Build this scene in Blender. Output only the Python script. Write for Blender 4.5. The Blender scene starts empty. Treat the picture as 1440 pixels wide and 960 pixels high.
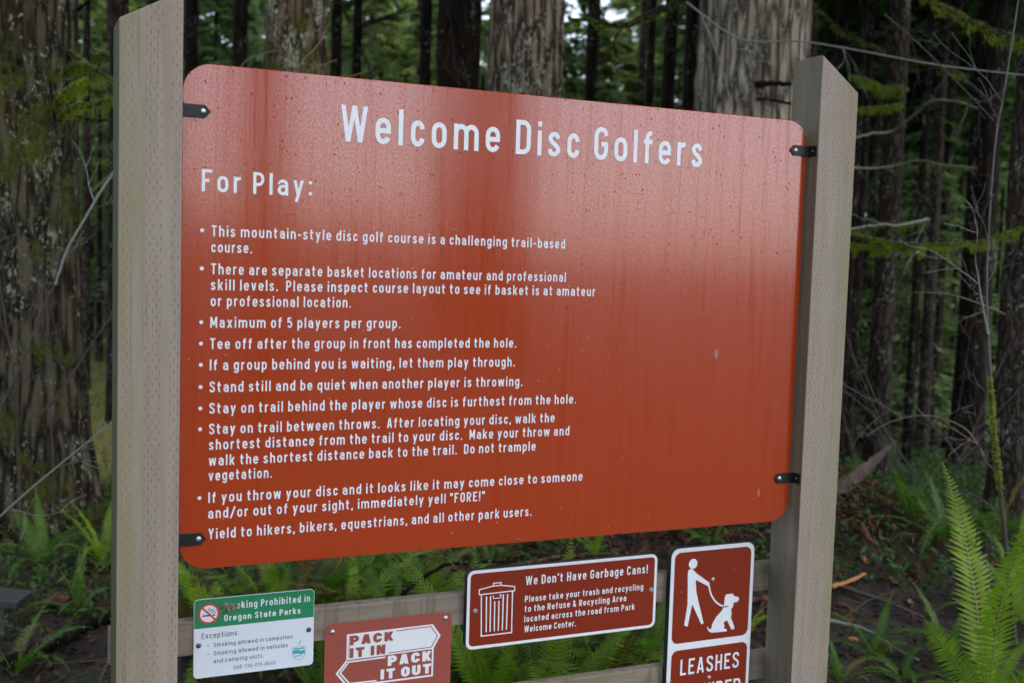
import bpy, bmesh, math, random
import numpy as np
from mathutils import Vector, Matrix
random.seed(7)
rng = np.random.default_rng(11)
scene = bpy.context.scene
col = scene.collection
R = math.radians

# ------------------------------------------------------------------ camera
ZB = 0.85                                   # height of the big sign's lower edge above the ground
FPX = 1582.85
CAM = np.array([-0.3829, -2.77385, 0.78557 + ZB])
RIGHT = np.array([0.91169, -0.40970, 0.03123])
DOWN = np.array([-0.00227, -0.08102, -0.99671])
FWD = np.array([0.41088, 0.90861, -0.07480])
cam_data = bpy.data.cameras.new('camera')
cam = bpy.data.objects.new('camera', cam_data)
col.objects.link(cam)
cam_data.sensor_width = 36.0
cam_data.lens = FPX / 1440 * 36
cam_data.clip_start = 0.05
cam_data.clip_end = 600
cam_data.dof.use_dof = True
cam_data.dof.focus_distance = 3.05
cam_data.dof.aperture_fstop = 3.2
mw = Matrix.Identity(4)
for i in range(3):
    mw[i][0] = RIGHT[i]; mw[i][1] = -DOWN[i]; mw[i][2] = -FWD[i]; mw[i][3] = CAM[i]
cam.matrix_world = mw
scene.camera = cam

# ------------------------------------------------------------------ world, sun, exposure
world = bpy.data.worlds.new('World')
scene.world = world
world.use_nodes = True
wn = world.node_tree
sky = wn.nodes.new('ShaderNodeTexSky')
sky.sky_type = 'NISHITA'
sky.sun_disc = False
SUN_EL, SUN_AZ = 52.0, 150.0                # azimuth measured clockwise from +y
sky.sun_elevation = R(SUN_EL)
sky.sun_rotation = R(SUN_AZ)
sky.dust_density = 2.2
sky.air_density = 1.0
hs = wn.nodes.new('ShaderNodeHueSaturation')
hs.inputs['Saturation'].default_value = 0.40
bg = wn.nodes['Background']
bg.inputs['Strength'].default_value = 0.12
wn.links.new(sky.outputs[0], hs.inputs['Color'])
cast = wn.nodes.new('ShaderNodeMix')         # cool white of an overcast sky
cast.data_type = 'RGBA'; cast.blend_type = 'MULTIPLY'; cast.inputs[0].default_value = 1.0
cast.inputs[7].default_value = (0.93, 0.985, 1.08, 1)
wn.links.new(hs.outputs[0], cast.inputs[6])
wn.links.new(cast.outputs[2], bg.inputs['Color'])
sun_d = bpy.data.lights.new('sun', 'SUN')
sun_d.energy = 0.6
sun_d.angle = R(40)
sun_d.color = (1.0, 0.97, 0.92)
sun = bpy.data.objects.new('sun', sun_d)
col.objects.link(sun)
sd = Vector((math.sin(R(SUN_AZ)) * math.cos(R(SUN_EL)), math.cos(R(SUN_AZ)) * math.cos(R(SUN_EL)), math.sin(R(SUN_EL))))
sun.rotation_euler = sd.to_track_quat('Z', 'Y').to_euler()
scene.view_settings.view_transform = 'Standard'
scene.view_settings.look = 'None'
scene.view_settings.gamma = 1.0
scene.view_settings.use_curve_mapping = False
scene.view_settings.exposure = 1.72
scene.render.engine = 'CYCLES'
cy = scene.cycles
cy.use_denoising = True
cy.max_bounces = 6
cy.diffuse_bounces = 3
cy.glossy_bounces = 2
cy.transmission_bounces = 3
cy.use_adaptive_sampling = True
cy.caustics_reflective = False
cy.caustics_refractive = False

# ------------------------------------------------------------------ helpers
def at(px, py, depth):
    """world point seen at a pixel of the 1440 x 960 photograph, at a depth along the view axis"""
    return CAM + depth * (FWD + RIGHT * (px - 720) / FPX + DOWN * (py - 480) / FPX)

def tag(o, label=None, cat=None, group=None, kind=None):
    if label: o['label'] = label
    if cat: o['category'] = cat
    if group: o['group'] = group
    if kind: o['kind'] = kind
    return o

def empty(name, loc=(0, 0, 0), label=None, cat=None, group=None):
    o = bpy.data.objects.new(name, None)
    o.empty_display_size = 0.1
    col.objects.link(o)
    o.location = [float(v) for v in loc]
    return tag(o, label, cat, group)

class MB:
    def __init__(self):
        self.v = []; self.f = []
    def add(self, verts, faces):
        b = len(self.v)
        self.v.extend([tuple(float(c) for c in p) for p in verts])
        self.f.extend([tuple(b + i for i in f) for f in faces])
    def box(self, a, b):
        x0, y0, z0 = a; x1, y1, z1 = b
        self.add([(x0, y0, z0), (x1, y0, z0), (x1, y1, z0), (x0, y1, z0), (x0, y0, z1), (x1, y0, z1), (x1, y1, z1), (x0, y1, z1)],
                 [(0, 3, 2, 1), (4, 5, 6, 7), (0, 1, 5, 4), (1, 2, 6, 5), (2, 3, 7, 6), (3, 0, 4, 7)])
    def tube(self, pts, radii, n=6, cap=True):
        pts = [np.array(p, float) for p in pts]
        b = len(self.v)
        ref = np.array([0.31, 0.17, 0.93])
        for i, p in enumerate(pts):
            t = pts[min(i + 1, len(pts) - 1)] - pts[max(i - 1, 0)]
            t /= (np.linalg.norm(t) + 1e-9)
            u = np.cross(t, ref)
            if np.linalg.norm(u) < 0.1: u = np.cross(t, (1, 0, 0))
            u /= np.linalg.norm(u); w = np.cross(t, u)
            for k in range(n):
                a = 2 * math.pi * k / n
                q = p + radii[i] * (math.cos(a) * u + math.sin(a) * w)
                self.v.append(tuple(q))
        for i in range(len(pts) - 1):
            for k in range(n):
                self.f.append((b + i * n + k, b + i * n + (k + 1) % n, b + (i + 1) * n + (k + 1) % n, b + (i + 1) * n + k))
        if cap:
            self.f.append(tuple(b + k for k in range(n)))
            self.f.append(tuple(b + (len(pts) - 1) * n + k for k in reversed(range(n))))
    def prism(self, poly, y0, y1):
        """polygon in x,z extruded along y (front face at y0)"""
        n = len(poly)
        self.add([(x, y0, z) for x, z in poly] + [(x, y1, z) for x, z in poly],
                 [tuple(range(n)), tuple(reversed(range(n, 2 * n)))] + [(i, n + i, n + (i + 1) % n, (i + 1) % n) for i in range(n)])
    def mesh(self, name, smooth=False):
        me = bpy.data.meshes.new(name)
        me.from_pydata(self.v, [], self.f)
        if smooth: me.polygons.foreach_set('use_smooth', [True] * len(me.polygons))
        me.update()
        return me
    def build(self, name, m, parent=None, smooth=False, fix=True):
        me = self.mesh(name, smooth)
        if fix:
            bm = bmesh.new(); bm.from_mesh(me)
            bmesh.ops.recalc_face_normals(bm, faces=bm.faces)
            bm.to_mesh(me); bm.free()
        return link(name, me, m, parent)

def link(name, me, m, parent=None):
    if m is not None and not me.materials: me.materials.append(m)
    o = bpy.data.objects.new(name, me)
    col.objects.link(o)
    if parent is not None: o.parent = parent
    return o

def bevel(o, w, seg=2):
    bm = bmesh.new(); bm.from_mesh(o.data)
    bmesh.ops.bevel(bm, geom=[e for e in bm.edges if e.is_manifold and e.calc_face_angle(0) > 0.5], offset=w, segments=seg, affect='EDGES', profile=0.6)
    bm.to_mesh(o.data); bm.free()
    return o

def copy_part(o, parent, name=None):
    c = o.copy(); col.objects.link(c); c.parent = parent
    return c

# value noise on arrays
_perm = rng.random((64, 64, 64))
def vnoise(x, y, z):
    xi = np.floor(x).astype(int); yi = np.floor(y).astype(int); zi = np.floor(z).astype(int)
    fx = x - xi; fy = y - yi; fz = z - zi
    fx = fx * fx * (3 - 2 * fx); fy = fy * fy * (3 - 2 * fy); fz = fz * fz * (3 - 2 * fz)
    g = lambda a, b, c: _perm[(xi + a) & 63, (yi + b) & 63, (zi + c) & 63]
    l = lambda a, b, t: a + (b - a) * t
    return l(l(l(g(0, 0, 0), g(1, 0, 0), fx), l(g(0, 1, 0), g(1, 1, 0), fx), fy), l(l(g(0, 0, 1), g(1, 0, 1), fx), l(g(0, 1, 1), g(1, 1, 1), fx), fy), fz)
def fbm(x, y, z, o=3):
    s = 0; a = 0.5
    for _ in range(o):
        s = s + a * vnoise(x, y, z); x = x * 2.03 + 7; y = y * 2.03 + 3; z = z * 2.03 + 5; a *= 0.5
    return s

# ------------------------------------------------------------------ material helpers
def new_mat(name):
    m = bpy.data.materials.new(name); m.use_nodes = True
    nt = m.node_tree
    return m, nt, nt.nodes['Principled BSDF'], nt.nodes['Material Output']
def nd(nt, typ, **kw):
    n = nt.nodes.new(typ)
    for k, v in kw.items():
        if k.startswith('_'): setattr(n, k[1:], v)
        else:
            key = k.replace('__', ' ')
            n.inputs[int(key[1:]) if key[0] == 'i' and key[1:].isdigit() else key].default_value = v
    return n
def L(nt, a, b): nt.links.new(a, b)
def coords(nt, scale=(1, 1, 1), kind='Object', loc=(0, 0, 0)):
    tc = nd(nt, 'ShaderNodeTexCoord'); mp = nd(nt, 'ShaderNodeMapping')
    mp.inputs['Scale'].default_value = scale; mp.inputs['Location'].default_value = loc
    L(nt, tc.outputs[kind], mp.inputs[0]); return mp.outputs[0]
def noise(nt, vec, scale, detail=3, rough=0.55, dist=0.0):
    n = nd(nt, 'ShaderNodeTexNoise', Scale=scale, Detail=detail, Roughness=rough, Distortion=dist)
    L(nt, vec, n.inputs['Vector']); return n.outputs['Fac']
def ramp(nt, fac, stops, interp='LINEAR'):
    r = nd(nt, 'ShaderNodeValToRGB'); r.color_ramp.interpolation = interp
    el = r.color_ramp.elements
    while len(el) > len(stops): el.remove(el[-1])
    while len(el) < len(stops): el.new(0.5)
    for e, (p, c) in zip(el, stops):
        e.position = p
        e.color = (c, c, c, 1) if not isinstance(c, (tuple, list)) else (c[0], c[1], c[2], 1)
    L(nt, fac, r.inputs[0]); return r.outputs[0]
def mix(nt, fac, a, b, mode='MIX'):
    n = nd(nt, 'ShaderNodeMix'); n.data_type = 'RGBA'; n.blend_type = mode
    for s, v in ((n.inputs[0], fac), (n.inputs[6], a), (n.inputs[7], b)):
        if isinstance(v, (int, float)): s.default_value = v
        elif isinstance(v, (tuple, list)): s.default_value = (v[0], v[1], v[2], 1)
        else: L(nt, v, s)
    return n.outputs[2]
def math_(nt, op, a, b=None, c=None):
    n = nd(nt, 'ShaderNodeMath'); n.operation = op
    for i, v in enumerate((a, b, c)):
        if v is None: continue
        if isinstance(v, (int, float)): n.inputs[i].default_value = v
        else: L(nt, v, n.inputs[i])
    return n.outputs[0]
def bump(nt, bsdf, h, strength, dist=0.01):
    b = nd(nt, 'ShaderNodeBump', Strength=strength, Distance=dist)
    L(nt, h, b.inputs['Height']); L(nt, b.outputs[0], bsdf.inputs['Normal'])
    return b

def plain(name, c, rough=0.5, metal=0.0, spec=0.5, var=0.12, vscale=25, bmp=0.0):
    m, nt, b, o = new_mat(name)
    v = coords(nt)
    f = noise(nt, v, vscale, 4)
    L(nt, mix(nt, f, tuple(k * (1 - var) for k in c), tuple(min(1, k * (1 + var)) for k in c)), b.inputs['Base Color'])
    b.inputs['Roughness'].default_value = rough; b.inputs['Metallic'].default_value = metal
    b.inputs['Specular IOR Level'].default_value = spec
    if bmp: bump(nt, b, noise(nt, v, vscale * 4, 4), bmp, 0.003)
    return m

def leaf_mat(name, c1, c2, trans=0.35, rough=0.45, nscale=3.0, tcol=None):
    m, nt, b, out = new_mat(name)
    v = coords(nt)
    oi = nd(nt, 'ShaderNodeObjectInfo')
    f = noise(nt, v, nscale, 3)
    f2 = math_(nt, 'ADD', f, math_(nt, 'MULTIPLY', math_(nt, 'SUBTRACT', oi.outputs['Random'], 0.5), 0.35))
    c = ramp(nt, f2, [(0.3, c1), (0.72, c2)])
    L(nt, c, b.inputs['Base Color'])
    b.inputs['Roughness'].default_value = rough
    b.inputs['Specular IOR Level'].default_value = 0.25
    t = nd(nt, 'ShaderNodeBsdfTranslucent')
    L(nt, mix(nt, 1.0, c, tcol or (1.5, 1.9, 0.7), 'MULTIPLY'), t.inputs['Color'])
    ms = nd(nt, 'ShaderNodeMixShader'); ms.inputs[0].default_value = trans
    L(nt, b.outputs[0], ms.inputs[1]); L(nt, t.outputs[0], ms.inputs[2]); L(nt, ms.outputs[0], out.inputs['Surface'])
    return m

def bark_mat(name, dark, light, lichen=0.0, moss=0.0, lcol=(0.30, 0.33, 0.25), mcol=(0.07, 0.10, 0.015), stretch=6.0, sc=9.0, moss_z=(1.0, 2.6)):
    m, nt, b, out = new_mat(name)
    v = coords(nt, (1, 1, 1.0 / stretch)); vi = coords(nt)
    f0 = noise(nt, v, sc * 2.2, 6, 0.65, 0.6)
    wv = nd(nt, 'ShaderNodeVectorMath'); wv.operation = 'ADD'
    nz = nd(nt, 'ShaderNodeTexNoise', Scale=sc * 1.1, Detail=3.0); L(nt, v, nz.inputs['Vector'])
    sc_ = nd(nt, 'ShaderNodeVectorMath'); sc_.operation = 'SCALE'; sc_.inputs['Scale'].default_value = 0.10
    L(nt, nz.outputs['Color'], sc_.inputs[0]); L(nt, v, wv.inputs[0]); L(nt, sc_.outputs[0], wv.inputs[1])
    vo = nd(nt, 'ShaderNodeTexVoronoi', Scale=sc * 1.7); vo.feature = 'DISTANCE_TO_EDGE'; L(nt, wv.outputs[0], vo.inputs['Vector'])
    plate = ramp(nt, vo.outputs['Distance'], [(0.02, 0.0), (0.24, 1.0)])
    f = math_(nt, 'ADD', math_(nt, 'MULTIPLY', plate, 0.42), math_(nt, 'MULTIPLY', f0, 0.62))
    c = ramp(nt, f, [(0.30, dark), (0.52, tuple(a * .38 + d * .62 for a, d in zip(light, dark))), (0.78, light)])
    red = noise(nt, vi, 1.7, 2)
    c = mix(nt, ramp(nt, red, [(0.45, 0.0), (0.7, 0.45)]), c, mix(nt, 0.5, dark, (0.09, 0.035, 0.018)))
    if lichen > 0:
        v3 = coords(nt, (1, 1, 0.6))
        l1 = noise(nt, v3, 52, 4, 0.62, 0.5); l2 = noise(nt, v3, 5.5, 3, 0.6)
        lm = ramp(nt, math_(nt, 'ADD', math_(nt, 'MULTIPLY', l1, 0.62), math_(nt, 'MULTIPLY', l2, 0.38)), [(0.60 - 0.1 * lichen, 0.0), (0.66 - 0.1 * lichen, 1.0)])
        lc = ramp(nt, noise(nt, vi, 14, 2), [(0.35, lcol), (0.65, tuple(k * 0.62 for k in lcol))])
        c = mix(nt, lm, c, lc)
    if moss > 0:
        mm = noise(nt, vi, 3.2, 5, 0.7)
        sep = nd(nt, 'ShaderNodeSeparateXYZ'); L(nt, vi, sep.inputs[0])
        zz = math_(nt, 'MULTIPLY', math_(nt, 'COMPARE', sep.outputs['Z'], sum(moss_z) / 2, abs(moss_z[1] - moss_z[0]) / 2), 0.08)
        mk = ramp(nt, math_(nt, 'ADD', mm, zz), [(0.64 - 0.14 * moss, 0.0), (0.70 - 0.12 * moss, 1.0)])
        mc = ramp(nt, noise(nt, vi, 60, 2), [(0.3, tuple(k * 0.55 for k in mcol)), (0.7, tuple(k * 1.5 for k in mcol))])
        c = mix(nt, mk, c, mc)
    L(nt, c, b.inputs['Base Color'])
    b.inputs['Roughness'].default_value = 0.85
    b.inputs['Specular IOR Level'].default_value = 0.10
    bump(nt, b, math_(nt, 'ADD', f, math_(nt, 'MULTIPLY', noise(nt, vi, 90, 3), 0.2)), 1.0, 0.03)
    return m

# ---- wood with incising marks for the posts
def post_wood(name, x0, width, front_y, algae_side, dense=False):
    m, nt, b, out = new_mat(name)
    g = coords(nt, (14, 14, 0.7)); vi = coords(nt)
    grain = noise(nt, g, 3.0, 6, 0.6, 0.8)
    c = ramp(nt, grain, [(0.28, (0.265, 0.212, 0.163)), (0.5, (0.315, 0.258, 0.203)), (0.75, (0.355, 0.296, 0.238))])
    big = noise(nt, vi, 2.4, 3)
    c = mix(nt, ramp(nt, big, [(0.4, 0.0), (0.75, 0.4)]), c, (0.29, 0.245, 0.21))
    sep = nd(nt, 'ShaderNodeSeparateXYZ'); L(nt, vi, sep.inputs[0])
    X = math_(nt, 'SUBTRACT', sep.outputs['X'], x0); Z = sep.outputs['Z']
    geo = nd(nt, 'ShaderNodeNewGeometry'); sn = nd(nt, 'ShaderNodeSeparateXYZ'); L(nt, geo.outputs['Normal'], sn.inputs[0])
    front = math_(nt, 'LESS_THAN', sn.outputs['Y'], -0.8)
    # incisions: staggered little slits in vertical rows
    sp = 0.0082
    ci = math_(nt, 'FLOOR', math_(nt, 'DIVIDE', X, sp))
    fx = math_(nt, 'ABSOLUTE', math_(nt, 'SUBTRACT', math_(nt, 'FRACT', math_(nt, 'DIVIDE', X, sp)), 0.5))
    wob = math_(nt, 'MULTIPLY', math_(nt, 'SUBTRACT', noise(nt, vi, 40, 1), 0.5), 0.5)
    par = math_(nt, 'MULTIPLY', math_(nt, 'MODULO', ci, 2.0), 0.5)
    zr = math_(nt, 'FRACT', math_(nt, 'ADD', math_(nt, 'ADD', math_(nt, 'DIVIDE', Z, 0.0285), par), math_(nt, 'MULTIPLY', wob, 0.3)))
    fz = math_(nt, 'ABSOLUTE', math_(nt, 'SUBTRACT', zr, 0.5))
    mx = math_(nt, 'LESS_THAN', math_(nt, 'ADD', fx, math_(nt, 'MULTIPLY', wob, 0.12)), 0.088)
    mz = math_(nt, 'LESS_THAN', math_(nt, 'ADD', fz, math_(nt, 'MULTIPLY', noise(nt, coords(nt, (125, 1, 36), loc=(2, 0, 7)), 1.0, 0), 0.16)), 0.215)
    # groups of rows
    gsel = nd(nt, 'ShaderNodeValToRGB'); gsel.color_ramp.interpolation = 'CONSTANT'
    el = gsel.color_ramp.elements
    n = 17.0
    bands = [(0, 0), (1, 1), (4, 0), (7, 1), (12, 0), (14, 1), (17, 0)] if not dense else [(0, 0), (1, 1), (5, 0), (6, 1), (11, 0), (12, 1), (16, 0)]
    while len(el) < len(bands): el.new(0.5)
    for e, (p, val) in zip(el, bands): e.position = p / n; e.color = (val, val, val, 1)
    L(nt, math_(nt, 'DIVIDE', math_(nt, 'ADD', ci, 0.5), n), gsel.inputs[0])
    skip = math_(nt, 'GREATER_THAN', noise(nt, coords(nt, (90, 1, 26)), 1.0, 0), 0.33)
    slit = math_(nt, 'MULTIPLY', math_(nt, 'MULTIPLY', mx, mz), math_(nt, 'MULTIPLY', front, math_(nt, 'MULTIPLY', gsel.outputs[0], skip)))
    c = mix(nt, math_(nt, 'MULTIPLY', slit, 0.72), c, (0.045, 0.036, 0.025))
    # green algae: film on one arris and on the left post's outer flank
    xe = math_(nt, 'DIVIDE', X, width)
    if algae_side < 0: xe = math_(nt, 'SUBTRACT', 1.0, xe)
    edge = math_(nt, 'ADD', math_(nt, 'MULTIPLY', xe, 0.55), math_(nt, 'MULTIPLY', noise(nt, coords(nt, (9, 9, 1.6)), 2.0, 4, 0.65), 0.75))
    am = ramp(nt, edge, [(0.62, 0.0), (0.98, 0.6)])
    c = mix(nt, am, c, (0.20, 0.19, 0.07))
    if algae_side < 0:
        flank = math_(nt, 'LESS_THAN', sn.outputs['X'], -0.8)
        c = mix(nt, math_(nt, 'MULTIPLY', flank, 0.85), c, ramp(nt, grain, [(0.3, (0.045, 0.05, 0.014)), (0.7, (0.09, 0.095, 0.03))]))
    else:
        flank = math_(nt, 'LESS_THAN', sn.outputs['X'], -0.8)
        c = mix(nt, math_(nt, 'MULTIPLY', flank, 0.75), c, ramp(nt, grain, [(0.3, (0.13, 0.115, 0.07)), (0.7, (0.20, 0.18, 0.115))]))  # right post: inner flank mixed towards a darker olive brown
    crack = noise(nt, coords(nt, (48, 48, 0.55)), 1.0, 3, 0.5, 0.6)
    cm = math_(nt, 'LESS_THAN', math_(nt, 'ABSOLUTE', math_(nt, 'SUBTRACT', crack, 0.5)), 0.0085)
    cm = math_(nt, 'MULTIPLY', cm, ramp(nt, noise(nt, coords(nt, (6, 6, 1.2), loc=(4, 0, 0)), 1.0, 2), [(0.54, 0.0), (0.62, 0.4)]))
    c = mix(nt, cm, c, (0.07, 0.055, 0.04))
    # a few dark mould spots
    sp_ = ramp(nt, noise(nt, vi, 55, 2), [(0.74, 0.0), (0.80, 0.6)])
    c = mix(nt, sp_, c, (0.06, 0.06, 0.03))
    L(nt, c, b.inputs['Base Color'])
    b.inputs['Roughness'].default_value = 0.72
    b.inputs['Specular IOR Level'].default_value = 0.3
    h = math_(nt, 'SUBTRACT', math_(nt, 'MULTIPLY', grain, 0.5), slit)
    bump(nt, b, h, 0.35, 0.004)
    return m

def rail_wood(name):
    m, nt, b, out = new_mat(name)
    vi = coords(nt)
    grain = noise(nt, coords(nt, (0.8, 14, 14)), 3.0, 6, 0.6, 0.6)
    c = ramp(nt, grain, [(0.28, (0.14, 0.105, 0.075)), (0.5, (0.215, 0.175, 0.13)), (0.75, (0.29, 0.245, 0.185))])
    drip = noise(nt, coords(nt, (26, 26, 3.0)), 1.0, 4, 0.6, 0.7)
    c = mix(nt, ramp(nt, drip, [(0.52, 0.0), (0.60, 0.65), (0.66, 0.2)]), c, (0.11, 0.08, 0.05))
    al = noise(nt, vi, 4, 4)
    c = mix(nt, ramp(nt, al, [(0.55, 0.0), (0.8, 0.4)]), c, (0.16, 0.16, 0.06))
    L(nt, c, b.inputs['Base Color'])
    b.inputs['Roughness'].default_value = 0.7
    bump(nt, b, grain, 0.35, 0.004)
    return m

# ---- the wet painted face of the big sign
def sign_paint(name, base=(0.385, 0.041, 0.0035), wet=1.0):
    m, nt, b, out = new_mat(name)
    vi = coords(nt)
    st = noise(nt, coords(nt, (44, 1, 1.3)), 1.0, 6, 0.65, 0.8)
    fine = noise(nt, coords(nt, (150, 1, 4.5)), 1.0, 4, 0.65, 0.6)
    streak = ramp(nt, math_(nt, 'ADD', math_(nt, 'MULTIPLY', st, 0.65), math_(nt, 'MULTIPLY', fine, 0.35)), [(0.50, 0.0), (0.60, 0.45), (0.70, 1.0)])
    grain = noise(nt, coords(nt, (26, 1, 130)), 1.0, 4, 0.65, 0.3)
    blot = noise(nt, vi, 3.0, 3)
    c = mix(nt, blot, tuple(k * 0.93 for k in base), tuple(k * 1.07 for k in base))
    c = mix(nt, math_(nt, 'MULTIPLY', streak, 0.20 * wet), c, (base[0] * 0.66, base[1] * 0.5, base[2] * 0.5))
    c = mix(nt, math_(nt, 'MULTIPLY', grain, 0.25), c, tuple(k * 0.8 for k in base))
    # pitting / grit: dark specks and pale flecks
    vo = nd(nt, 'ShaderNodeTexVoronoi', Scale=92.0); L(nt, coords(nt, (1, 1, 0.62)), vo.inputs['Vector'])
    sz = nd(nt, 'ShaderNodeSeparateColor'); L(nt, vo.outputs['Color'], sz.inputs[0])
    area = noise(nt, vi, 1.6, 2)
    thr = math_(nt, 'MULTIPLY', math_(nt, 'GREATER_THAN', math_(nt, 'ADD', sz.outputs[0], math_(nt, 'MULTIPLY', area, 0.55)), 0.80), math_(nt, 'MULTIPLY', sz.outputs[1], 0.23))
    spz = nd(nt, 'ShaderNodeSeparateXYZ'); L(nt, vi, spz.inputs[0])
    hi = math_(nt, 'ADD', math_(nt, 'MULTIPLY', spz.outputs['Z'], 0.72), math_(nt, 'MULTIPLY', spz.outputs['X'], 0.12))
    hi = ramp(nt, math_(nt, 'ADD', hi, math_(nt, 'MULTIPLY', noise(nt, vi, 7, 3), 0.3)), [(0.35, 0.28), (1.0, 1.0)])
    pit = math_(nt, 'LESS_THAN', vo.outputs['Distance'], math_(nt, 'MULTIPLY', thr, hi))
    c = mix(nt, math_(nt, 'MULTIPLY', pit, 0.42 * wet), c, (0.10, 0.012, 0.006))
    vo2 = nd(nt, 'ShaderNodeTexVoronoi', Scale=46.0); L(nt, coords(nt, (1, 1, 0.8), loc=(3, 1, 2)), vo2.inputs['Vector'])
    s2 = nd(nt, 'ShaderNodeSeparateColor'); L(nt, vo2.outputs['Color'], s2.inputs[0])
    fl = math_(nt, 'LESS_THAN', vo2.outputs['Distance'], math_(nt, 'MULTIPLY', math_(nt, 'GREATER_THAN', s2.outputs[0], 0.74), math_(nt, 'MULTIPLY', s2.outputs[1], 0.080)))
    c = mix(nt, math_(nt, 'MULTIPLY', fl, 0.7), c, (0.52, 0.36, 0.27))
    L(nt, c, b.inputs['Base Color'])
    r = math_(nt, 'SUBTRACT', 0.215, math_(nt, 'MULTIPLY', streak, 0.05))
    L(nt, r, b.inputs['Roughness'])
    sl = math_(nt, 'SUBTRACT', 0.22, math_(nt, 'MULTIPLY', math_(nt, 'MAXIMUM', math_(nt, 'MULTIPLY', streak, 0.6), pit), 0.15))
    L(nt, math_(nt, 'MULTIPLY', sl, wet), b.inputs['Specular IOR Level'])
    bead = ramp(nt, noise(nt, coords(nt, (1, 1, 0.75)), 210, 2, 0.7), [(0.36, 0.45), (0.56, 1.0)])
    L(nt, math_(nt, 'MULTIPLY', bead, math_(nt, 'MULTIPLY', math_(nt, 'SUBTRACT', 1.0, math_(nt, 'MULTIPLY', math_(nt, 'MAXIMUM', math_(nt, 'MULTIPLY', streak, 0.75), pit), 0.75)), wet)), b.inputs['Coat Weight'])
    L(nt, math_(nt, 'SUBTRACT', r, 0.10), b.inputs['Coat Roughness'])
    b.inputs['Coat IOR'].default_value = 1.84
    vd = nd(nt, 'ShaderNodeTexVoronoi', Scale=210.0); L(nt, coords(nt, (1, 1, 0.7)), vd.inputs['Vector'])
    s3_ = nd(nt, 'ShaderNodeSeparateColor'); L(nt, vd.outputs['Color'], s3_.inputs[0])
    drop = math_(nt, 'MULTIPLY', ramp(nt, vd.outputs['Distance'], [(0.10, 1.0), (0.42, 0.0)]), math_(nt, 'GREATER_THAN', math_(nt, 'ADD', s3_.outputs[0], math_(nt, 'MULTIPLY', area, 0.5)), 0.72))
    hh = math_(nt, 'ADD', math_(nt, 'MULTIPLY', grain, 0.9), math_(nt, 'ADD', math_(nt, 'MULTIPLY', streak, 0.25), math_(nt, 'MULTIPLY', drop, 1.4)))
    bump(nt, b, hh, 0.10 * wet, 0.003)
    return m

M = {}
M['sign_red'] = sign_paint('wet_rust_paint')
M['sign_brown'] = sign_paint('brown_sign_sheeting', (0.235, 0.030, 0.012), 0.5)
M['pack_red'] = plain('faded_brown_sheeting', (0.33, 0.075, 0.055), 0.4, var=0.06)
M['white'] = plain('white_vinyl', (0.79, 0.81, 0.83), 0.38, var=0.07, vscale=45)
M['sheet_white'] = plain('white_sign_sheeting', (0.71, 0.76, 0.82), 0.4, var=0.04, vscale=9)
M['sign_green'] = plain('green_sheeting', (0.018, 0.23, 0.095), 0.4, var=0.05)
M['ink'] = plain('grey_green_ink', (0.06, 0.13, 0.11), 0.5, var=0.05)
M['dark_edge'] = plain('black_plywood_edge', (0.012, 0.012, 0.013), 0.55)
M['red_ink'] = plain('red_ink', (0.55, 0.06, 0.045), 0.4)
M['navy'] = plain('navy_ink', (0.012, 0.012, 0.035), 0.4)
M['teal'] = plain('teal_ink', (0.03, 0.42, 0.42), 0.4)
M['bluegrey'] = plain('blue_grey_ink', (0.25, 0.36, 0.48), 0.4)
M['black_iron'] = plain('black_painted_iron', (0.010, 0.010, 0.011), 0.45, spec=0.4, bmp=0.1)
M['bolt'] = plain('galvanised_bolt', (0.55, 0.56, 0.57), 0.38, metal=0.85)
M['dark_bolt'] = plain('dull_dark_bolt', (0.09, 0.10, 0.115), 0.45, metal=0.5)
M['rail'] = rail_wood('weathered_rail_wood')
M['scar'] = plain('scraped_paint', (0.36, 0.15, 0.11), 0.7, var=0.5, vscale=160)
M['hole'] = plain('empty_screw_hole', (0.02, 0.012, 0.01), 0.8)

# ------------------------------------------------------------------ terrain
def sstep(a, b, t):
    t = np.clip((t - a) / (b - a), 0, 1); return t * t * (3 - 2 * t)
def gz(x, y):
    x = np.asarray(x, float); y = np.asarray(y, float)
    z = 0.58 * np.exp(-(((x - 3.5) / 1.05) ** 2 + ((y - 2.75) / 0.95) ** 2))
    z = z + 0.20 * np.exp(-(((x - 1.4) / 1.5) ** 2 + ((y - 3.6) / 1.1) ** 2))
    z = z - 0.75 * sstep(2.5, 9.0, y) * sstep(2.0, 5.0, x - 0.25 * y)
    amp = sstep(0.2, 1.0, np.abs(y - 0.0) + 0.25)
    n = fbm(x * 0.9 + 40, y * 0.9 + 40, x * 0 + 3.3, 4) - 0.47
    z = z + 0.22 * n * amp
    far = np.hypot(x, y)
    z = z + 1.2 * (fbm(x * 0.06 + 9, y * 0.06 + 5, x * 0 + 8.8, 2) - 0.37) * sstep(14, 50, far)
    return z

def ground_point(px, py):
    d = FWD + RIGHT * (px - 720) / FPX + DOWN * (py - 480) / FPX
    t = 2.5
    for _ in range(400):
        p = CAM + d * t
        if p[2] <= float(gz(p[0], p[1])): return p
        t += 0.05
    return CAM + d * t

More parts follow.
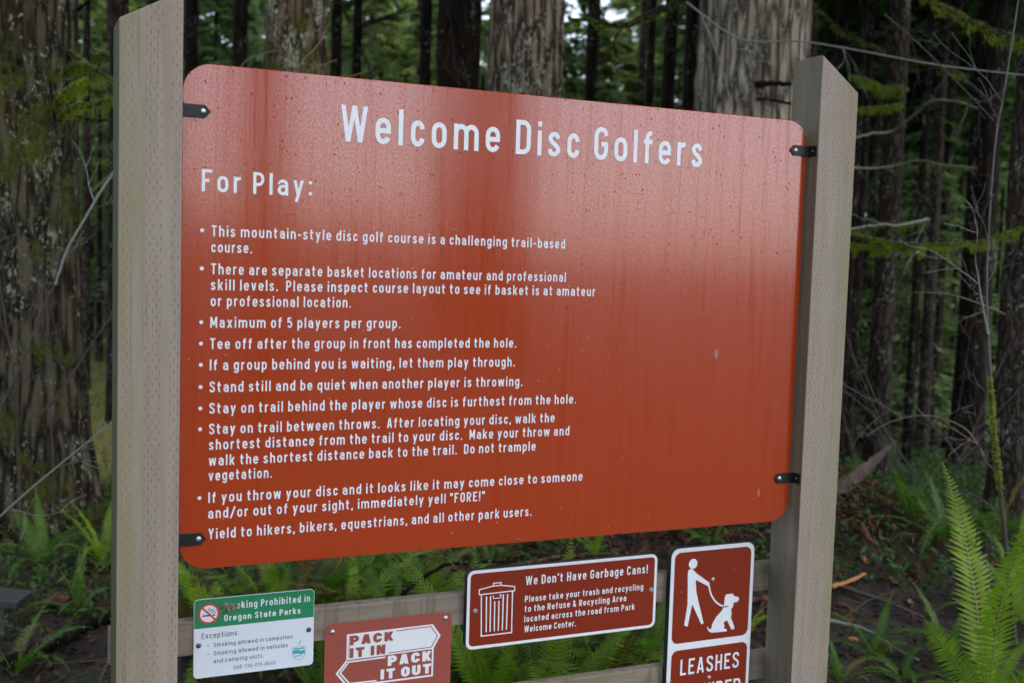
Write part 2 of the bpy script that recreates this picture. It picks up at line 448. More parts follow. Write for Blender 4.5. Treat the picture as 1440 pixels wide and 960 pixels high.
def soil_mat():
    m, nt, b, o = new_mat('forest_soil')
    v = coords(nt)
    n1 = noise(nt, v, 6, 6, 0.65); n2 = noise(nt, v, 1.1, 4); n3 = noise(nt, v, 45, 3)
    c = ramp(nt, n1, [(0.3, (0.006, 0.004, 0.003)), (0.5, (0.016, 0.009, 0.006)), (0.68, (0.040, 0.021, 0.013))])
    c = mix(nt, ramp(nt, n2, [(0.46, 0.0), (0.6, 0.8)]), c, ramp(nt, n3, [(0.35, (0.012, 0.022, 0.006)), (0.65, (0.035, 0.058, 0.015))]))
    c = mix(nt, ramp(nt, n3, [(0.62, 0.0), (0.72, 0.5)]), c, (0.16, 0.07, 0.035))
    # open clearing with pale dry grass far off to the left, gravel on the camera's side
    sep = nd(nt, 'ShaderNodeSeparateXYZ'); L(nt, v, sep.inputs[0])
    gr = math_(nt, 'LESS_THAN', math_(nt, 'ADD', sep.outputs['Y'], math_(nt, 'MULTIPLY', n2, 0.8)), -1.4)
    c = mix(nt, gr, c, ramp(nt, noise(nt, v, 60, 4), [(0.3, (0.018, 0.016, 0.013)), (0.7, (0.05, 0.045, 0.040))]))
    L(nt, c, b.inputs['Base Color']); b.inputs['Roughness'].default_value = 0.8
    bump(nt, b, math_(nt, 'ADD', n1, math_(nt, 'MULTIPLY', n3, 0.4)), 0.8, 0.03)
    return m
def build_ground():
    near = np.concatenate([-np.geomspace(200, 9, 16), np.arange(-8, 12.01, 0.11), np.geomspace(13, 200, 16)])
    nearY = np.concatenate([-np.geomspace(200, 5, 14), np.arange(-4, 13.01, 0.11), np.geomspace(14, 200, 16)])
    X, Y = np.meshgrid(near, nearY)
    Z = gz(X, Y)
    nx, ny = len(near), len(nearY)
    me = bpy.data.meshes.new('ground')
    vs = np.stack([X.ravel(), Y.ravel(), Z.ravel()], 1)
    idx = np.arange(nx * ny).reshape(ny, nx)
    fs = np.stack([idx[:-1, :-1].ravel(), idx[:-1, 1:].ravel(), idx[1:, 1:].ravel(), idx[1:, :-1].ravel()], 1)
    me.from_pydata(vs.tolist(), [], fs.tolist())
    me.polygons.foreach_set('use_smooth', [True] * len(me.polygons))
    o = link('ground', me, soil_mat())
    tag(o, kind='structure')
build_ground()

# ------------------------------------------------------------------ posts and rails
def build_post(x0, w, y0, d, z_in, z_out, inner_right, m, label):
    o = None
    zl, zr = (z_out, z_in) if inner_right else (z_in, z_out)
    mb = MB()
    mb.prism([(x0, -0.45), (x0 + w, -0.45), (x0 + w, zr), (x0, zl)], y0, y0 + d)
    o = mb.build('wooden_post', m)
    bevel(o, 0.0035, 2)
    return tag(o, label, 'post', 'posts of the sign frame')
PX0, PW, PY, PD = -0.1460, 0.1415, -0.04, 0.1366
QX0 = 1.8397
postL = build_post(PX0, PW, PY, PD, 1.374 + ZB, 1.2965 + ZB, True, post_wood('incised_wood_west', PX0, PW, PY, -1),
    'wide grey-brown timber post with rows of slits, left of the big red sign')
postR = build_post(QX0, PW, PY, PD, 1.414 + ZB, 1.3135 + ZB, False, post_wood('incised_wood_east', QX0, PW, PY, 1, True),
    'timber post with sloping cut top and green tinge, right of the big red sign')
YR = PY + PD + 0.001
def rail(z0, z1, label, x1=1.985, x0=-0.15):
    n = 60
    o = None
    mb = MB()
    mb.box((x0, YR, z0 + ZB), (x1, YR + 0.038, z1 + ZB))
    o = mb.build('fence_rail', M['rail'])
    bevel(o, 0.004, 2)
    tag(o, label, 'rail', 'rails behind the sign posts')
    return o
rail(-0.250, -0.160, 'upper wooden rail carrying the small signs under the big red sign')
rail(-0.540, -0.452, 'lower wooden rail near the bottom edge, behind the leash sign')

# ------------------------------------------------------------------ sign lettering: a stroke alphabet
def arc(cx, cy_, rx, ry, a0, a1, n=7):
    return [(cx + rx * math.cos(R(a0 + (a1 - a0) * i / n)), cy_ + ry * math.sin(R(a0 + (a1 - a0) * i / n))) for i in range(n + 1)]
def spline(p, n=4):
    out = []
    for i in range(len(p) - 1):
        p0 = p[max(i - 1, 0)]; p1 = p[i]; p2 = p[i + 1]; p3 = p[min(i + 2, len(p) - 1)]
        for k in range(n):
            t = k / n
            out.append(tuple(0.5 * (2 * p1[j] + (p2[j] - p0[j]) * t + (2 * p0[j] - 5 * p1[j] + 4 * p2[j] - p3[j]) * t * t + (3 * p1[j] - p0[j] - 3 * p2[j] + p3[j]) * t ** 3) for j in (0, 1)))
    out.append(p[-1]); return out
def stadium(l, r, b, t, ry=None):
    rx = (r - l) / 2; ry = ry or min(rx * 1.15, (t - b) / 2); cx = (l + r) / 2
    p = arc(cx, t - ry, rx, ry, 0, 180, 10) + arc(cx, b + ry, rx, ry, 180, 360, 10)
    return p + [p[0]]
def diag(x0, z0, x1, z1, t):
    a = t / 2 * math.hypot(x1 - x0, z1 - z0) / abs(z1 - z0)
    return ('P', [(x0 - a, z0), (x0 + a, z0), (x1 + a, z1), (x1 - a, z1)])
def glyph(ch, t, W=0.50, Wl=0.48):
    """(advance width, centre-line strokes) on a unit cap height; t is the stroke weight"""
    h = t / 2; l = h; r = W - h; B = h; T = 1 - h; rx = (r - l) / 2; cx = W / 2; m = 0.5
    ry = rx * 1.15
    if ch == ' ': return 0.30, []
    if ch == 'A': return W + .04, [diag(h * 1.05, 0, cx + .02 - h * .25, 1, t), diag(W + .04 - h * 1.05, 0, cx + .02 + h * .25, 1, t), [(l + .07, .27), (r - .03, .27)]]
    if ch == 'C': return W, [arc(cx, T - ry, rx, ry, 0, 180) + arc(cx, B + ry, rx, ry, 180, 360)]
    if ch == 'D': return W, [[(l, 0), (l, 1)], [(l, T), (r - .18, T)] + arc(r - .18, T - .2, .18, .2, 80, 0, 6) + arc(r - .18, B + .2, .18, .2, 0, -90, 6) + [(l, B)]]
    if ch == 'E': return W - .05, [[(r - .05 + h, T), (l, T), (l, B), (r - .05 + h, B)], [(l, .52), (r - .08, .52)]]
    if ch == 'F': return W - .06, [[(l, 0), (l, T), (r - .06 + h, T)], [(l, .5), (r - .1, .5)]]
    if ch == 'G': return W, [arc(cx, T - ry, rx, ry, 5, 180) + arc(cx, B + ry, rx, ry, 180, 360) + [(r, .48), (cx, .48)]]
    if ch == 'H': return W, [[(l, 0), (l, 1)], [(r, 0), (r, 1)], [(l, .52), (r, .52)]]
    if ch == 'I': return t, [[(h, 0), (h, 1)]]
    if ch == 'J': return W - .08, [[(r - .08, 1)] + arc(cx - .04, B + ry, rx - .04, ry, 0, -180)]
    if ch == 'K': return W, [[(l, 0), (l, 1)], diag(l + h, .34, r - h * .1, 1, t), diag(r + h * .1, 0, cx - .04, .58, t)]
    if ch == 'L': return W - .08, [[(l, 1), (l, B), (r - .08 + h, B)]]
    if ch == 'M': return W + .12, [[(l, 0), (l, 1)], [(r + .12, 0), (r + .12, 1)], diag(l, 1, (W + .12) / 2, .22, t), diag(r + .12, 1, (W + .12) / 2, .22, t)]
    if ch == 'N': return W, [[(l, 0), (l, 1)], [(r, 0), (r, 1)], diag(l, 1, r, 0, t)]
    if ch == 'O' or ch == '0': return W - (.04 if ch == '0' else 0), [stadium(l, r - (.04 if ch == '0' else 0), B, T)]
    if ch in 'PR':
        s = [[(l, 0), (l, 1)], [(l, T), (r - .17, T)] + arc(r - .17, (T + .44) / 2, .17, (T - .44) / 2, 75, -90, 9) + [(l, .44)]]
        if ch == 'R': s.append(diag(r - h * .2, 0, cx - .02, .44, t))
        return W, s
    if ch in 'Ss5' or ch == '3' or ch == '6':
        pass
    if ch == 'S':
        return W, [spline([(r, .74), (r - .05, .89), (cx, T), (l + .05, .89), (l, .75), (l + .06, .62), (cx, .52), (r - .05, .41), (r, .27), (r - .05, .12), (cx, B), (l + .05, .11), (l, .27)], 3)]
    if ch == 'T': return W - .02, [[(0, T), (W - .02, T)], [(cx - .01, T), (cx - .01, 0)]]
    if ch == 'U': return W, [[(l, 1)] + arc(cx, B + ry, rx, ry, 180, 360) + [(r, 1)]]
    if ch == 'Q': return W, [stadium(l, r, B, T), [(cx + .04, .22), (r + .04, 0)]]
    if ch == 'W': return W + .30, [diag(h, 1, .22, 0, t * .95), diag(.22, 0, (W + .3) / 2, 1, t * .95), diag((W + .3) / 2, 1, W + .08, 0, t * .95), diag(W + .08, 0, W + .3 - h, 1, t * .95)]
    if ch == 'Y': return W + .02, [diag(h, 1, cx + .01, .4, t), diag(W + .02 - h, 1, cx + .01, .4, t), [(cx + .01, .5), (cx + .01, 0)]]
    if ch == '&': return W + .06, [spline([(r + .05, 0), (cx, .45), (l + .05, .78), (cx - .02, T), (r - .1, .8), (cx - .03, .55), (l, .28), (cx - .06, B), (r - .02, .2), (r + .04, .42)], 4)]
    if ch == '1': return .26, [[(.02, .8), (.18, .97), (.18, 0)]]
    if ch == '3': return W - .04, [spline([(l, .78), (cx - .02, T), (r - .05, .76), (cx - .05, .53), (r - .04, .3), (cx - .02, B), (l, .24)], 5)]
    if ch == '4': return W, [[(r - .1, 0), (r - .1, 1), (l, .28), (r + .04, .28)]]
    if ch == '5': return W - .04, [[(r - .06, T), (l + .02, T), (l, .56)] + spline([(l, .54), (cx, .63), (r - .04, .4), (r - .06, .18), (cx - .02, B), (l, .2)], 4)]
    if ch == '6': return W - .04, [stadium(l, r - .04, B, .56), [(l, .34)] + spline([(l, .4), (l + .03, .7), (cx, T), (r - .06, .82)], 5)]
    if ch == '7': return W - .06, [[(0, T), (r - .08, T), (l + .1, 0)]]
    # lower case
    XH = .735; l = h; r = Wl - h; T = XH - h; rx = (r - l) / 2; cx = Wl / 2; ry = rx * 1.12
    arch = lambda x0, x1: arc((x0 + x1) / 2, T - (x1 - x0) * .5, (x1 - x0) / 2, (x1 - x0) * .5, 165, 0, 8)
    if ch == 'a': return Wl, [[(l + .03, T - ry * .62)] + arc(cx, T - ry, rx, ry, 155, 0) + [(r, 0)], [(r, .42)] + [(l + .15, .42)] + arc(l + .155, .25, .155, .17, 95, 265, 8) + [(cx, B), (r - .03, B + .07), (r, B + .13)]]
    if ch == 'b': return Wl, [[(l, 0), (l, 1)], stadium(l, r, B, T)]
    if ch == 'c': return Wl - .04, [arc(cx - .01, T - ry, rx - .02, ry, 5, 180) + arc(cx - .01, B + ry, rx - .02, ry, 180, 355)]
    if ch == 'd': return Wl, [[(r, 0), (r, 1)], stadium(l, r, B, T)]
    if ch == 'e': return Wl, [[(l, .37), (r + h, .37)], [(r, .37)] + arc(cx, T - ry, rx, ry, 0, 180) + arc(cx, B + ry, rx, ry, 180, 340)]
    if ch == 'f': return .34, [[(.13, 0), (.13, .80)] + arc(.28, .78, .15, 1 - h - .78, 165, 85, 5), [(0, T), (.32, T)]]
    if ch == 'g': return Wl, [stadium(l, r, B, T), [(r, XH), (r, -.06)] + arc(cx, -.06, rx, .14, 0, -165, 8)]
    if ch == 'h': return Wl, [[(l, 0), (l, 1)], arch(l, r) + [(r, 0)]]
    if ch == 'i': return t, [[(h, 0), (h, XH)], [(h, .86), (h, .86 + t)]]
    if ch == 'j': return .2, [[(.15, XH), (.15, -.08), (0, -.2)], [(.15, .86), (.15, .86 + t)]]
    if ch == 'k': return Wl, [[(l, 0), (l, 1)], diag(l + h, .24, r - h * .2, XH, t), diag(r, 0, cx - .05, .43, t)]
    if ch == 'l': return t, [[(h, 0), (h, 1)]]
    if ch == 'm':
        w = .38 - t * .35
        return 2 * w + t, [[(h, 0), (h, XH)], arch(h, h + w) + [(h + w, 0)], arch(h + w, h + 2 * w) + [(h + 2 * w, 0)]]
    if ch == 'n': return Wl, [[(l, 0), (l, XH)], arch(l, r) + [(r, 0)]]
    if ch == 'o': return Wl, [stadium(l, r, B, T)]
    if ch == 'p': return Wl, [[(l, -.26), (l, XH)], stadium(l, r, B, T)]
    if ch == 'q': return Wl, [[(r, -.26), (r, XH)], stadium(l, r, B, T)]
    if ch == 'r': return .33, [[(l, 0), (l, XH)], arc(l + .19, T - .2, .19, .2, 165, 75, 6)]
    if ch == 's': return Wl - .05, [spline([(r - .06, .53), (r - .11, T - .03), (cx - .03, T), (l + .03, T - .05), (l, .52), (l + .07, .42), (cx - .03, .37), (r - .12, .31), (r - .05, .21), (r - .10, .11), (cx - .03, B), (l + .03, .10), (l, .21)], 3)]
    if ch == 't': return .36, [[(.14, .95), (.14, .2)] + arc(.28, B + .12, .14, .12, 180, 280, 5), [(0, T), (.34, T)]]
    if ch == 'u': return Wl, [[(r, XH), (r, 0)], [(l, XH)] + arc(cx, B + rx, rx, rx, 180, 345, 8)]
    if ch == 'v': return Wl, [diag(h, XH, cx, 0, t), diag(Wl - h, XH, cx, 0, t)]
    if ch == 'w': return Wl + .22, [diag(h, XH, .18, 0, t * .95), diag(.18, 0, (Wl + .22) / 2, XH, t * .95), diag((Wl + .22) / 2, XH, Wl + .04, 0, t * .95), diag(Wl + .04, 0, Wl + .22 - h, XH, t * .95)]
    if ch == 'x': return Wl, [diag(h, 0, Wl - h, XH, t), diag(h, XH, Wl - h, 0, t)]
    if ch == 'y': return Wl, [diag(h, XH, cx - .01, .0, t), diag(Wl - h, XH, cx - .10, -.27, t)]
    if ch == 'z': return Wl - .04, [[(0, T), (r - .04, T), (l, B), (Wl - .04, B)]]
    if ch == '.': return t, [[(h, 0), (h, t)]]
    if ch == ',': return t, [[(h, t), (h, 0), (h * .4, -.12)]]
    if ch == ':': return t, [[(h, .08), (h, .08 + t)], [(h, .58), (h, .58 + t)]]
    if ch == '!': return t, [[(h, 0), (h, t)], [(h, .27), (h, 1)]]
    if ch == "'": return t * .8, [[(h * .8, .72), (h * .8, 1)]]
    if ch == '"': return .26, [[(.05, .72), (.05, 1)], [(.21, .72), (.21, 1)]]
    if ch == '-': return .30, [[(0, .40), (.30, .40)]]
    if ch == '/': return .42, [[(.02, -.08), (.40, 1.02)]]
    return W, [stadium(h, W - h, h, 1 - h)]

def stroke_poly(pts, t):
    P = []
    for p in pts:
        if not P or math.hypot(p[0] - P[-1][0], p[1] - P[-1][1]) > 1e-4: P.append(p)
    closed = len(P) > 3 and math.hypot(P[0][0] - P[-1][0], P[0][1] - P[-1][1]) < 1e-3
    if closed: P = P[:-1]
    n = len(P); a = []; b = []
    for i in range(n):
        p = P[i]
        q0 = P[i - 1] if (i > 0 or closed) else None
        q1 = P[(i + 1) % n] if (i < n - 1 or closed) else None
        ds = []
        if q0: d = (p[0] - q0[0], p[1] - q0[1]); k = math.hypot(*d); ds.append((d[0] / k, d[1] / k))
        if q1: d = (q1[0] - p[0], q1[1] - p[1]); k = math.hypot(*d); ds.append((d[0] / k, d[1] / k))
        if len(ds) == 1: nx, ny = -ds[0][1], ds[0][0]; s = 1
        else:
            nx, ny = -(ds[0][1] + ds[1][1]), ds[0][0] + ds[1][0]
            k = math.hypot(nx, ny) or 1; nx /= k; ny /= k
            s = 1 / max(0.62, nx * -ds[0][1] + ny * ds[0][0])
        a.append((p[0] + nx * s * t / 2, p[1] + ny * s * t / 2)); b.append((p[0] - nx * s * t / 2, p[1] - ny * s * t / 2))
    quads = []
    for i in range(n if closed else n - 1):
        j = (i + 1) % n
        quads.append((a[i], b[i], b[j], a[j]))
    return quads

def layout(s, t, gap, W, Wl):
    x = 0; out = []
    for k, ch in enumerate(s):
        adv, st = glyph(ch, t, W, Wl)
        out.append((x, st))
        g = gap * (0.85 if ch in ' ' else 1)
        x += adv + (0 if ch == ' ' else gap)
    return x - gap, out
def text(mb, s, x0, z0, cap, y, width=None, t=0.145, gap=0.20, W=0.50, Wl=0.48, sx=1.0, slant=0.0, x1=None):
    """put a line of lettering into mb, facing -y, left edge x0, baseline z0"""
    wtot, gl = layout(s, t, gap, W, Wl)
    k = cap * sx
    if width: k = width / wtot
    if x1 is not None: x0 = x1 - wtot * k
    c = 0
    for gx, strokes in gl:
        for st in strokes:
            yy = y - 0.00006 * (c % 4); c += 1
            for qi, q in enumerate([st[1]] if st[0] == 'P' else stroke_poly(st, t)):
                pts = [(x0 + (gx + px + slant * pz) * k, yy - 0.000012 * (qi % 4), z0 + pz * cap) for px, pz in q]
                mb.add(pts, [(0, 1, 2, 3)])
def flat_text(parent, name, items, mat, y):
    mb = MB()
    for it in items: text(mb, y=y, **it)
    return mb.build(name, mat, parent, fix=False)

def rrect(x0, x1, z0, z1, r, n=8):
    p = []
    for cx, cz, a in ((x1 - r, z1 - r, 0), (x0 + r, z1 - r, 90), (x0 + r, z0 + r, 180), (x1 - r, z0 + r, 270)):
        p += arc(cx, cz, r, r, a, a + 90, n)
    return list(reversed(p))
def disc(mb, cx, y, cz, r, depth, n=14, dome=0.0):
    poly = [(cx + r * math.cos(2 * math.pi * i / n), cz + r * math.sin(2 * math.pi * i / n)) for i in range(n)]
    mb.prism(list(reversed(poly)), y - depth, y)
def hexbolt(parent, x, y, z, r, m, name='bolt', rot=0.3):
    mb = MB()
    disc(mb, x, y, z, r, r * 0.22, 18)                       # washer
    poly = [(x + 0.68 * r * math.cos(rot + k * math.pi / 3), z + 0.68 * r * math.sin(rot + k * math.pi / 3)) for k in range(6)]
    mb.prism(poly, y - r * 0.75, y - r * 0.2)
    return mb.build(name, m, parent)
def domebolt(parent, x, y, z, r, m, name='bolt'):
    mb = MB()
    rings = [(1.0, 0.0), (0.96, 0.18), (0.75, 0.42), (0.42, 0.56), (0.0, 0.6)]
    n = 14; b = []
    vs = []; fs = []
    for rr, dd in rings[:-1]:
        for k in range(n): vs.append((x + r * rr * math.cos(2 * math.pi * k / n), y - dd * r, z + r * rr * math.sin(2 * math.pi * k / n)))
    vs.append((x, y - 0.6 * r, z))
    for i in range(3):
        for k in range(n): fs.append((i * n + k, i * n + (k + 1) % n, (i + 1) * n + (k + 1) % n, (i + 1) * n + k))
    for k in range(n): fs.append((3 * n + k, 3 * n + (k + 1) % n, 4 * n))
    mb.add(vs, fs)
    return mb.build(name, m, parent, smooth=True)

# ------------------------------------------------------------------ the big welcome sign
SW, SH = 1.8288, 1.2192
sign = empty('information_sign', (0, 0, ZB), 'large rust-red wooden sign with white lettering welcoming disc golfers', 'sign')
mb = MB(); mb.prism(rrect(0, SW, 0, SH, 0.068, 10), 0, 0.018)
panel = mb.build('panel', M['sign_red'], sign); bevel(panel, 0.0015, 1)
YT = -0.0007
flat_text(sign, 'title_lettering', [dict(s='Welcome Disc Golfers', x0=0.3834, z0=1.0605, cap=0.0905, width=1.0725, t=0.140, gap=0.23, Wl=0.47)], M['white'], YT)
flat_text(sign, 'subtitle_lettering', [dict(s='For Play:', x0=0.0465, z0=0.9185, cap=0.0525, width=0.2665, t=0.14, gap=0.235)], M['white'], YT)
RULES = [
 [('This mountain-style disc golf course is a challenging trail-based', .0705, .8125, 1.0219), ('course.', .0705, .7742, .1674)],
 [('There are separate basket locations for amateur and professional', .0705, .7215, 1.028), ('skill levels.  Please inspect course layout to see if basket is at amateur', .0705, .6835, 1.1216), ('or professional location.', .0705, .6445, .4188)],
 [('Maximum of 5 players per group.', .070, .5925, .5525)],
 [('Tee off after the group in front has completed the hole.', .070, .5408, .884)],
 [('If a group behind you is waiting, let them play through.', .070, .4892, .8813)],
 [('Stand still and be quiet when another player is throwing.', .070, .4355, .9061)],
 [('Stay on trail behind the player whose disc is furthest from the hole.', .070, .3832, 1.073)],
 [('Stay on trail between throws.  After locating your disc, walk the', .070, .3327, 1.008), ('shortest distance from the trail to your disc.  Make your throw and', .070, .2942, 1.0554), ('walk the shortest distance back to the trail.  Do not trample', .070, .2552, .9525), ('vegetation.', .070, .2180, .2245)],
 [('If you throw your disc and it looks like it may come close to someone', .070, .1635, 1.1022), ('and/or out of your sight, immediately yell "FORE!"', .070, .1245, .8035)],
 [('Yield to hikers, bikers, equestrians, and all other park users.', .071, .0733, .9469)],
]
for rule in RULES:
    mb = MB()
    for s, x0, z0, x1 in rule:
        text(mb, s, x0, z0, 0.0262, YT, width=x1 - x0, t=0.146, gap=0.212)
    bx, bz = 0.0487, rule[0][2] + 0.0133
    n = 12
    mb.add([(bx + .0048 * math.cos(2 * math.pi * k / n), YT, bz + .0048 * math.sin(2 * math.pi * k / n)) for k in range(n)], [tuple(range(n))])
    mb.build('rule_lettering', M['white'], sign, fix=False)
for pts in ([(1.530, .530), (1.534, .536), (1.539, .531), (1.5425, .520), (1.541, .509), (1.5355, .503), (1.530, .508), (1.5275, .518)],
            [(1.709, .100), (1.712, .108), (1.7155, .104), (1.7165, .092), (1.7145, .081), (1.711, .079), (1.708, .088)]):
    mb = MB(); mb.add([(x_, -.0005, z_) for x_, z_ in pts], [tuple(range(len(pts)))])
    mb.build('paint_scar', M['scar'], sign, fix=False)
# iron brackets holding the panel to the posts
def bracket(side, z):
    """pointed strap on the face, bent round to the inner flank of the post"""
    br = None
    mb = MB(); hh = 0.0155
    if side < 0:
        mb.prism([(0.066, z), (0.052, z + hh), (-0.002, z + hh), (-0.002, z - hh), (0.052, z - hh)], -0.0045, -0.0012)
        mb.box((-0.0042, -0.036, z - hh), (-0.0012, -0.0012, z + hh))
        bx = 0.047
    else:
        mb.prism([(SW - 0.064, z), (SW - 0.05, z - hh), (SW + 0.0075, z - hh), (SW + 0.0075, z + hh), (SW - 0.05, z + hh)], -0.0045, -0.0012)
        mb.box((SW + 0.0068, -0.037, z - hh), (SW + 0.0105, -0.0012, z + hh))
        bx = SW - 0.044
    br = mb.build('bracket', M['black_iron'], sign)
    bevel(br, 0.0008, 1)
    domebolt(br, bx, -0.0045, z, 0.0072, M['bolt'])
    if side > 0:
        m2 = MB(); n = 10
        m2.tube([(SW + 0.0068, -0.02, z), (SW + 0.0052, -0.02, z)], [0.003, 0.002], n)
        m2.build('screw', M['bolt'], br)
    return br
bracket(-1, 1.1065); bracket(-1, 0.0765); bracket(1, 1.131); bracket(1, 0.1345)

# ------------------------------------------------------------------ small signs on the upper rail
def place_sign(name, x, z, label, y):
    return empty(name, (x, y, z + ZB), label, 'sign')

# smoking notice (origin: lower left corner)
s1 = place_sign('smoking_notice', 0.0531, -0.3106, 'small green and white notice prohibiting smoking, with lichen over one word', YR - 0.003)
w1, h1 = 0.3100, 0.2055
mb = MB(); mb.prism(rrect(0, w1, 0, h1, 0.011, 5), 0, 0.0025); mb.build('panel', M['sheet_white'], s1)
gp = [(x, z) for x, z in rrect(0.0012, w1 - 0.0012, 0.1300, h1 - 0.0012, 0.0102, 5)]
gp = [(0.0012, 0.13)] + [p for p in gp if p[1] > 0.145] + [(w1 - 0.0012, 0.13)]
mb = MB(); mb.add([(x, -0.0006, z) for x, z in gp], [tuple(range(len(gp)))]); mb.build('green_header', M['sign_green'], s1, fix=False)
flat_text(s1, 'header_lettering', [dict(s='Smoking Prohibited in', x0=.0753, z0=.1728, cap=.0188, width=.223, t=.16, gap=.2), dict(s='Oregon State Parks', x0=.0755, z0=.1431, cap=.0165, width=.198, t=.16, gap=.2)], M['white'], -0.0012)
flat_text(s1, 'body_lettering', [dict(s='Exceptions:', x0=.0197, z0=.1022, cap=.0148, width=.094, t=.105, gap=.22),
    dict(s='Smoking allowed in campsites', x0=.0498, z0=.078, cap=.0115, width=.203, t=.105, gap=.22), dict(s='Smoking allowed in vehicles', x0=.05, z0=.0562, cap=.0115, width=.191, t=.105, gap=.22),
    dict(s='and camping units', x0=.0503, z0=.0356, cap=.0115, width=.125, t=.105, gap=.22), dict(s='OAR 736-010-0040', x0=.1014, z0=.0135, cap=.0102, width=.1076, t=.095, gap=.2),
    dict(s='.', x0=.0346, z0=.0822, cap=.018, t=.13), dict(s='.', x0=.0346, z0=.0603, cap=.018, t=.13)], M['ink'], -0.0008)
def ring(mb, cx, cz, r0, r1, y, n=36, a0=0, a1=360):
    pts = []
    for i in range(n + 1):
        a = R(a0 + (a1 - a0) * i / n)
        pts += [(cx + r0 * math.cos(a), y, cz + r0 * math.sin(a)), (cx + r1 * math.cos(a), y, cz + r1 * math.sin(a))]
    mb.add(pts, [(2 * i, 2 * i + 1, 2 * i + 3, 2 * i + 2) for i in range(n)])
cx, cz = 0.0369, 0.1668
mb = MB(); mb.add([(cx + .0245 * math.cos(2 * math.pi * k / 32), -.001, cz + .0245 * math.sin(2 * math.pi * k / 32)) for k in range(32)], [tuple(range(32))])
sym = mb.build('no_smoking_symbol', M['white'], s1, fix=False)
mb = MB(); ring(mb, cx, cz, .0218, .0268, -.0014)
for q in stroke_poly([(cx - .0165, cz + .0165), (cx + .0165, cz - .0165)], .0042): mb.add([(x, -.0019, z) for x, z in q], [(0, 1, 2, 3)])
mb.build('red_ring', M['red_ink'], sym, fix=False)
mb = MB()
for st, t in (([(cx - .0165, cz - .0045), (cx + .006, cz - .0045)], .0034), ([(cx + .0095, cz - .0045), (cx + .0155, cz - .0045)], .0034),
              (spline([(cx + .0145, cz - .001), (cx + .0155, cz + .004), (cx + .010, cz + .0055), (cx + .0105, cz + .010), (cx + .004, cz + .0105), (cx + .001, cz + .0145)], 4), .0013),
              (spline([(cx + .011, cz - .001), (cx + .011, cz + .0015), (cx + .006, cz + .002), (cx + .006, cz + .0065), (cx + .0005, cz + .0075), (cx - .001, cz + .0125)], 4), .0013)):
    for q in stroke_poly(st, t): mb.add([(x, -.0016, z) for x, z in q], [(0, 1, 2, 3)])
mb.build('cigarette', M['navy'], sym, fix=False)
# park shield
sx, sz = 0.2711, 0.0355
shp = [(sx - .0165, sz + .0165)] + spline([(sx - .0165, sz + .0165), (sx, sz + .0185), (sx + .0165, sz + .0165)], 5) + spline([(sx + .0165, sz + .0165), (sx + .0168, sz + .002), (sx + .0125, sz - .0105), (sx, sz - .0175), (sx - .0125, sz - .0105), (sx - .0168, sz + .002), (sx - .0165, sz + .0165)], 5)
mb = MB()
for q in stroke_poly(shp, .0012): mb.add([(x, -.001, z) for x, z in q], [(0, 1, 2, 3)])
for q in stroke_poly([(sx - .0135, sz + .0128), (sx + .0135, sz + .0132)], .0042): mb.add([(x, -.0012, z) for x, z in q], [(0, 1, 2, 3)])
emb = mb.build('shield_emblem', M['bluegrey'], s1, fix=False)
mb = MB()
for q in stroke_poly(spline([(sx - .0158, sz + .003), (sx - .006, sz + .0055), (sx + .006, sz + .002), (sx + .0158, sz + .005)], 4), .0095): mb.add([(x, -.0009, z) for x, z in q], [(0, 1, 2, 3)])
mb.build('teal_band', M['teal'], emb, fix=False)
mb = MB()
for k in range(5):
    for q in stroke_poly([(sx - .009 + .004 * k, sz - .0095 + .0007 * k), (sx - .009 + .004 * k, sz - .0045)], .0016): mb.add([(x, -.0009, z) for x, z in q], [(0, 1, 2, 3)])
for q in stroke_poly([(sx - .001, sz + .0225), (sx + .0055, sz + .038)], .0012): mb.add([(x, -.0009, z) for x, z in q], [(0, 1, 2, 3)])
mb.build('emblem_detail', M['ink'], emb, fix=False)
domebolt(s1, 0.0122, 0, 0.0857, 0.0068, M['dark_bolt']); domebolt(s1, 0.2969, 0, 0.0963, 0.0068, M['dark_bolt'])

# pack it in, pack it out (origin: upper left corner)
s2 = place_sign('litter_notice', 0.394, -0.2065, 'faded brown-red notice with two white arrows about packing litter in and out', YR - 0.003)
w2, h2 = 0.3625, 0.457
mb = MB(); mb.prism(rrect(0, w2, -h2, 0, 0.024, 6), 0, 0.0025); pn = mb.build('panel', M['pack_red'], s2)
def poly_at(parent, name, poly, y, m):
    mb = MB(); mb.add([(x, y, z) for x, z in poly], [tuple(range(len(poly)))]); return mb.build(name, m, parent, fix=False)
def lines_at(mb, pts, t, y):
    for q in stroke_poly(pts, t): mb.add([(x, y, z) for x, z in q], [(0, 1, 2, 3)])
aw = poly_at(s2, 'arrow', [(.0600, -.1035), (.3090, -.1010), (.3300, -.0650), (.3055, -.0302), (.0600, -.0322)], -.0005, M['white'])
mb = MB(); lines_at(mb, [(.1985, -.0378), (.3000, -.0358), (.3200, -.0645), (.3030, -.0948), (.1774, -.0972)], .0024, -.0009)
lines_at(mb, [(.0670, -.0362), (.0670, -.0985)], .0014, -.0009)
mb.build('arrow_outline', M['pack_red'], aw, fix=False)
PK = dict(t=.27, gap=.17, W=.66)
flat_text(aw, 'arrow_lettering', [dict(s='PACK', x0=.0690, z0=-.0634, cap=.0262, width=.1220, **PK), dict(s='IT IN', x0=.0690, z0=-.0982, cap=.0268, width=.1000, **PK)], M['pack_red'], -.0012)
mb = MB()
lines_at(mb, [(.1700, -.1078), (.0670, -.1088), (.0440, -.1374), (.0700, -.1690), (.1460, -.1705)], .0042, -.0006)
lines_at(mb, [(.0620, -.1045), (.0345, -.1374), (.0645, -.1765), (.3075, -.1765), (.3075, -.0985)], .0052, -.0006)
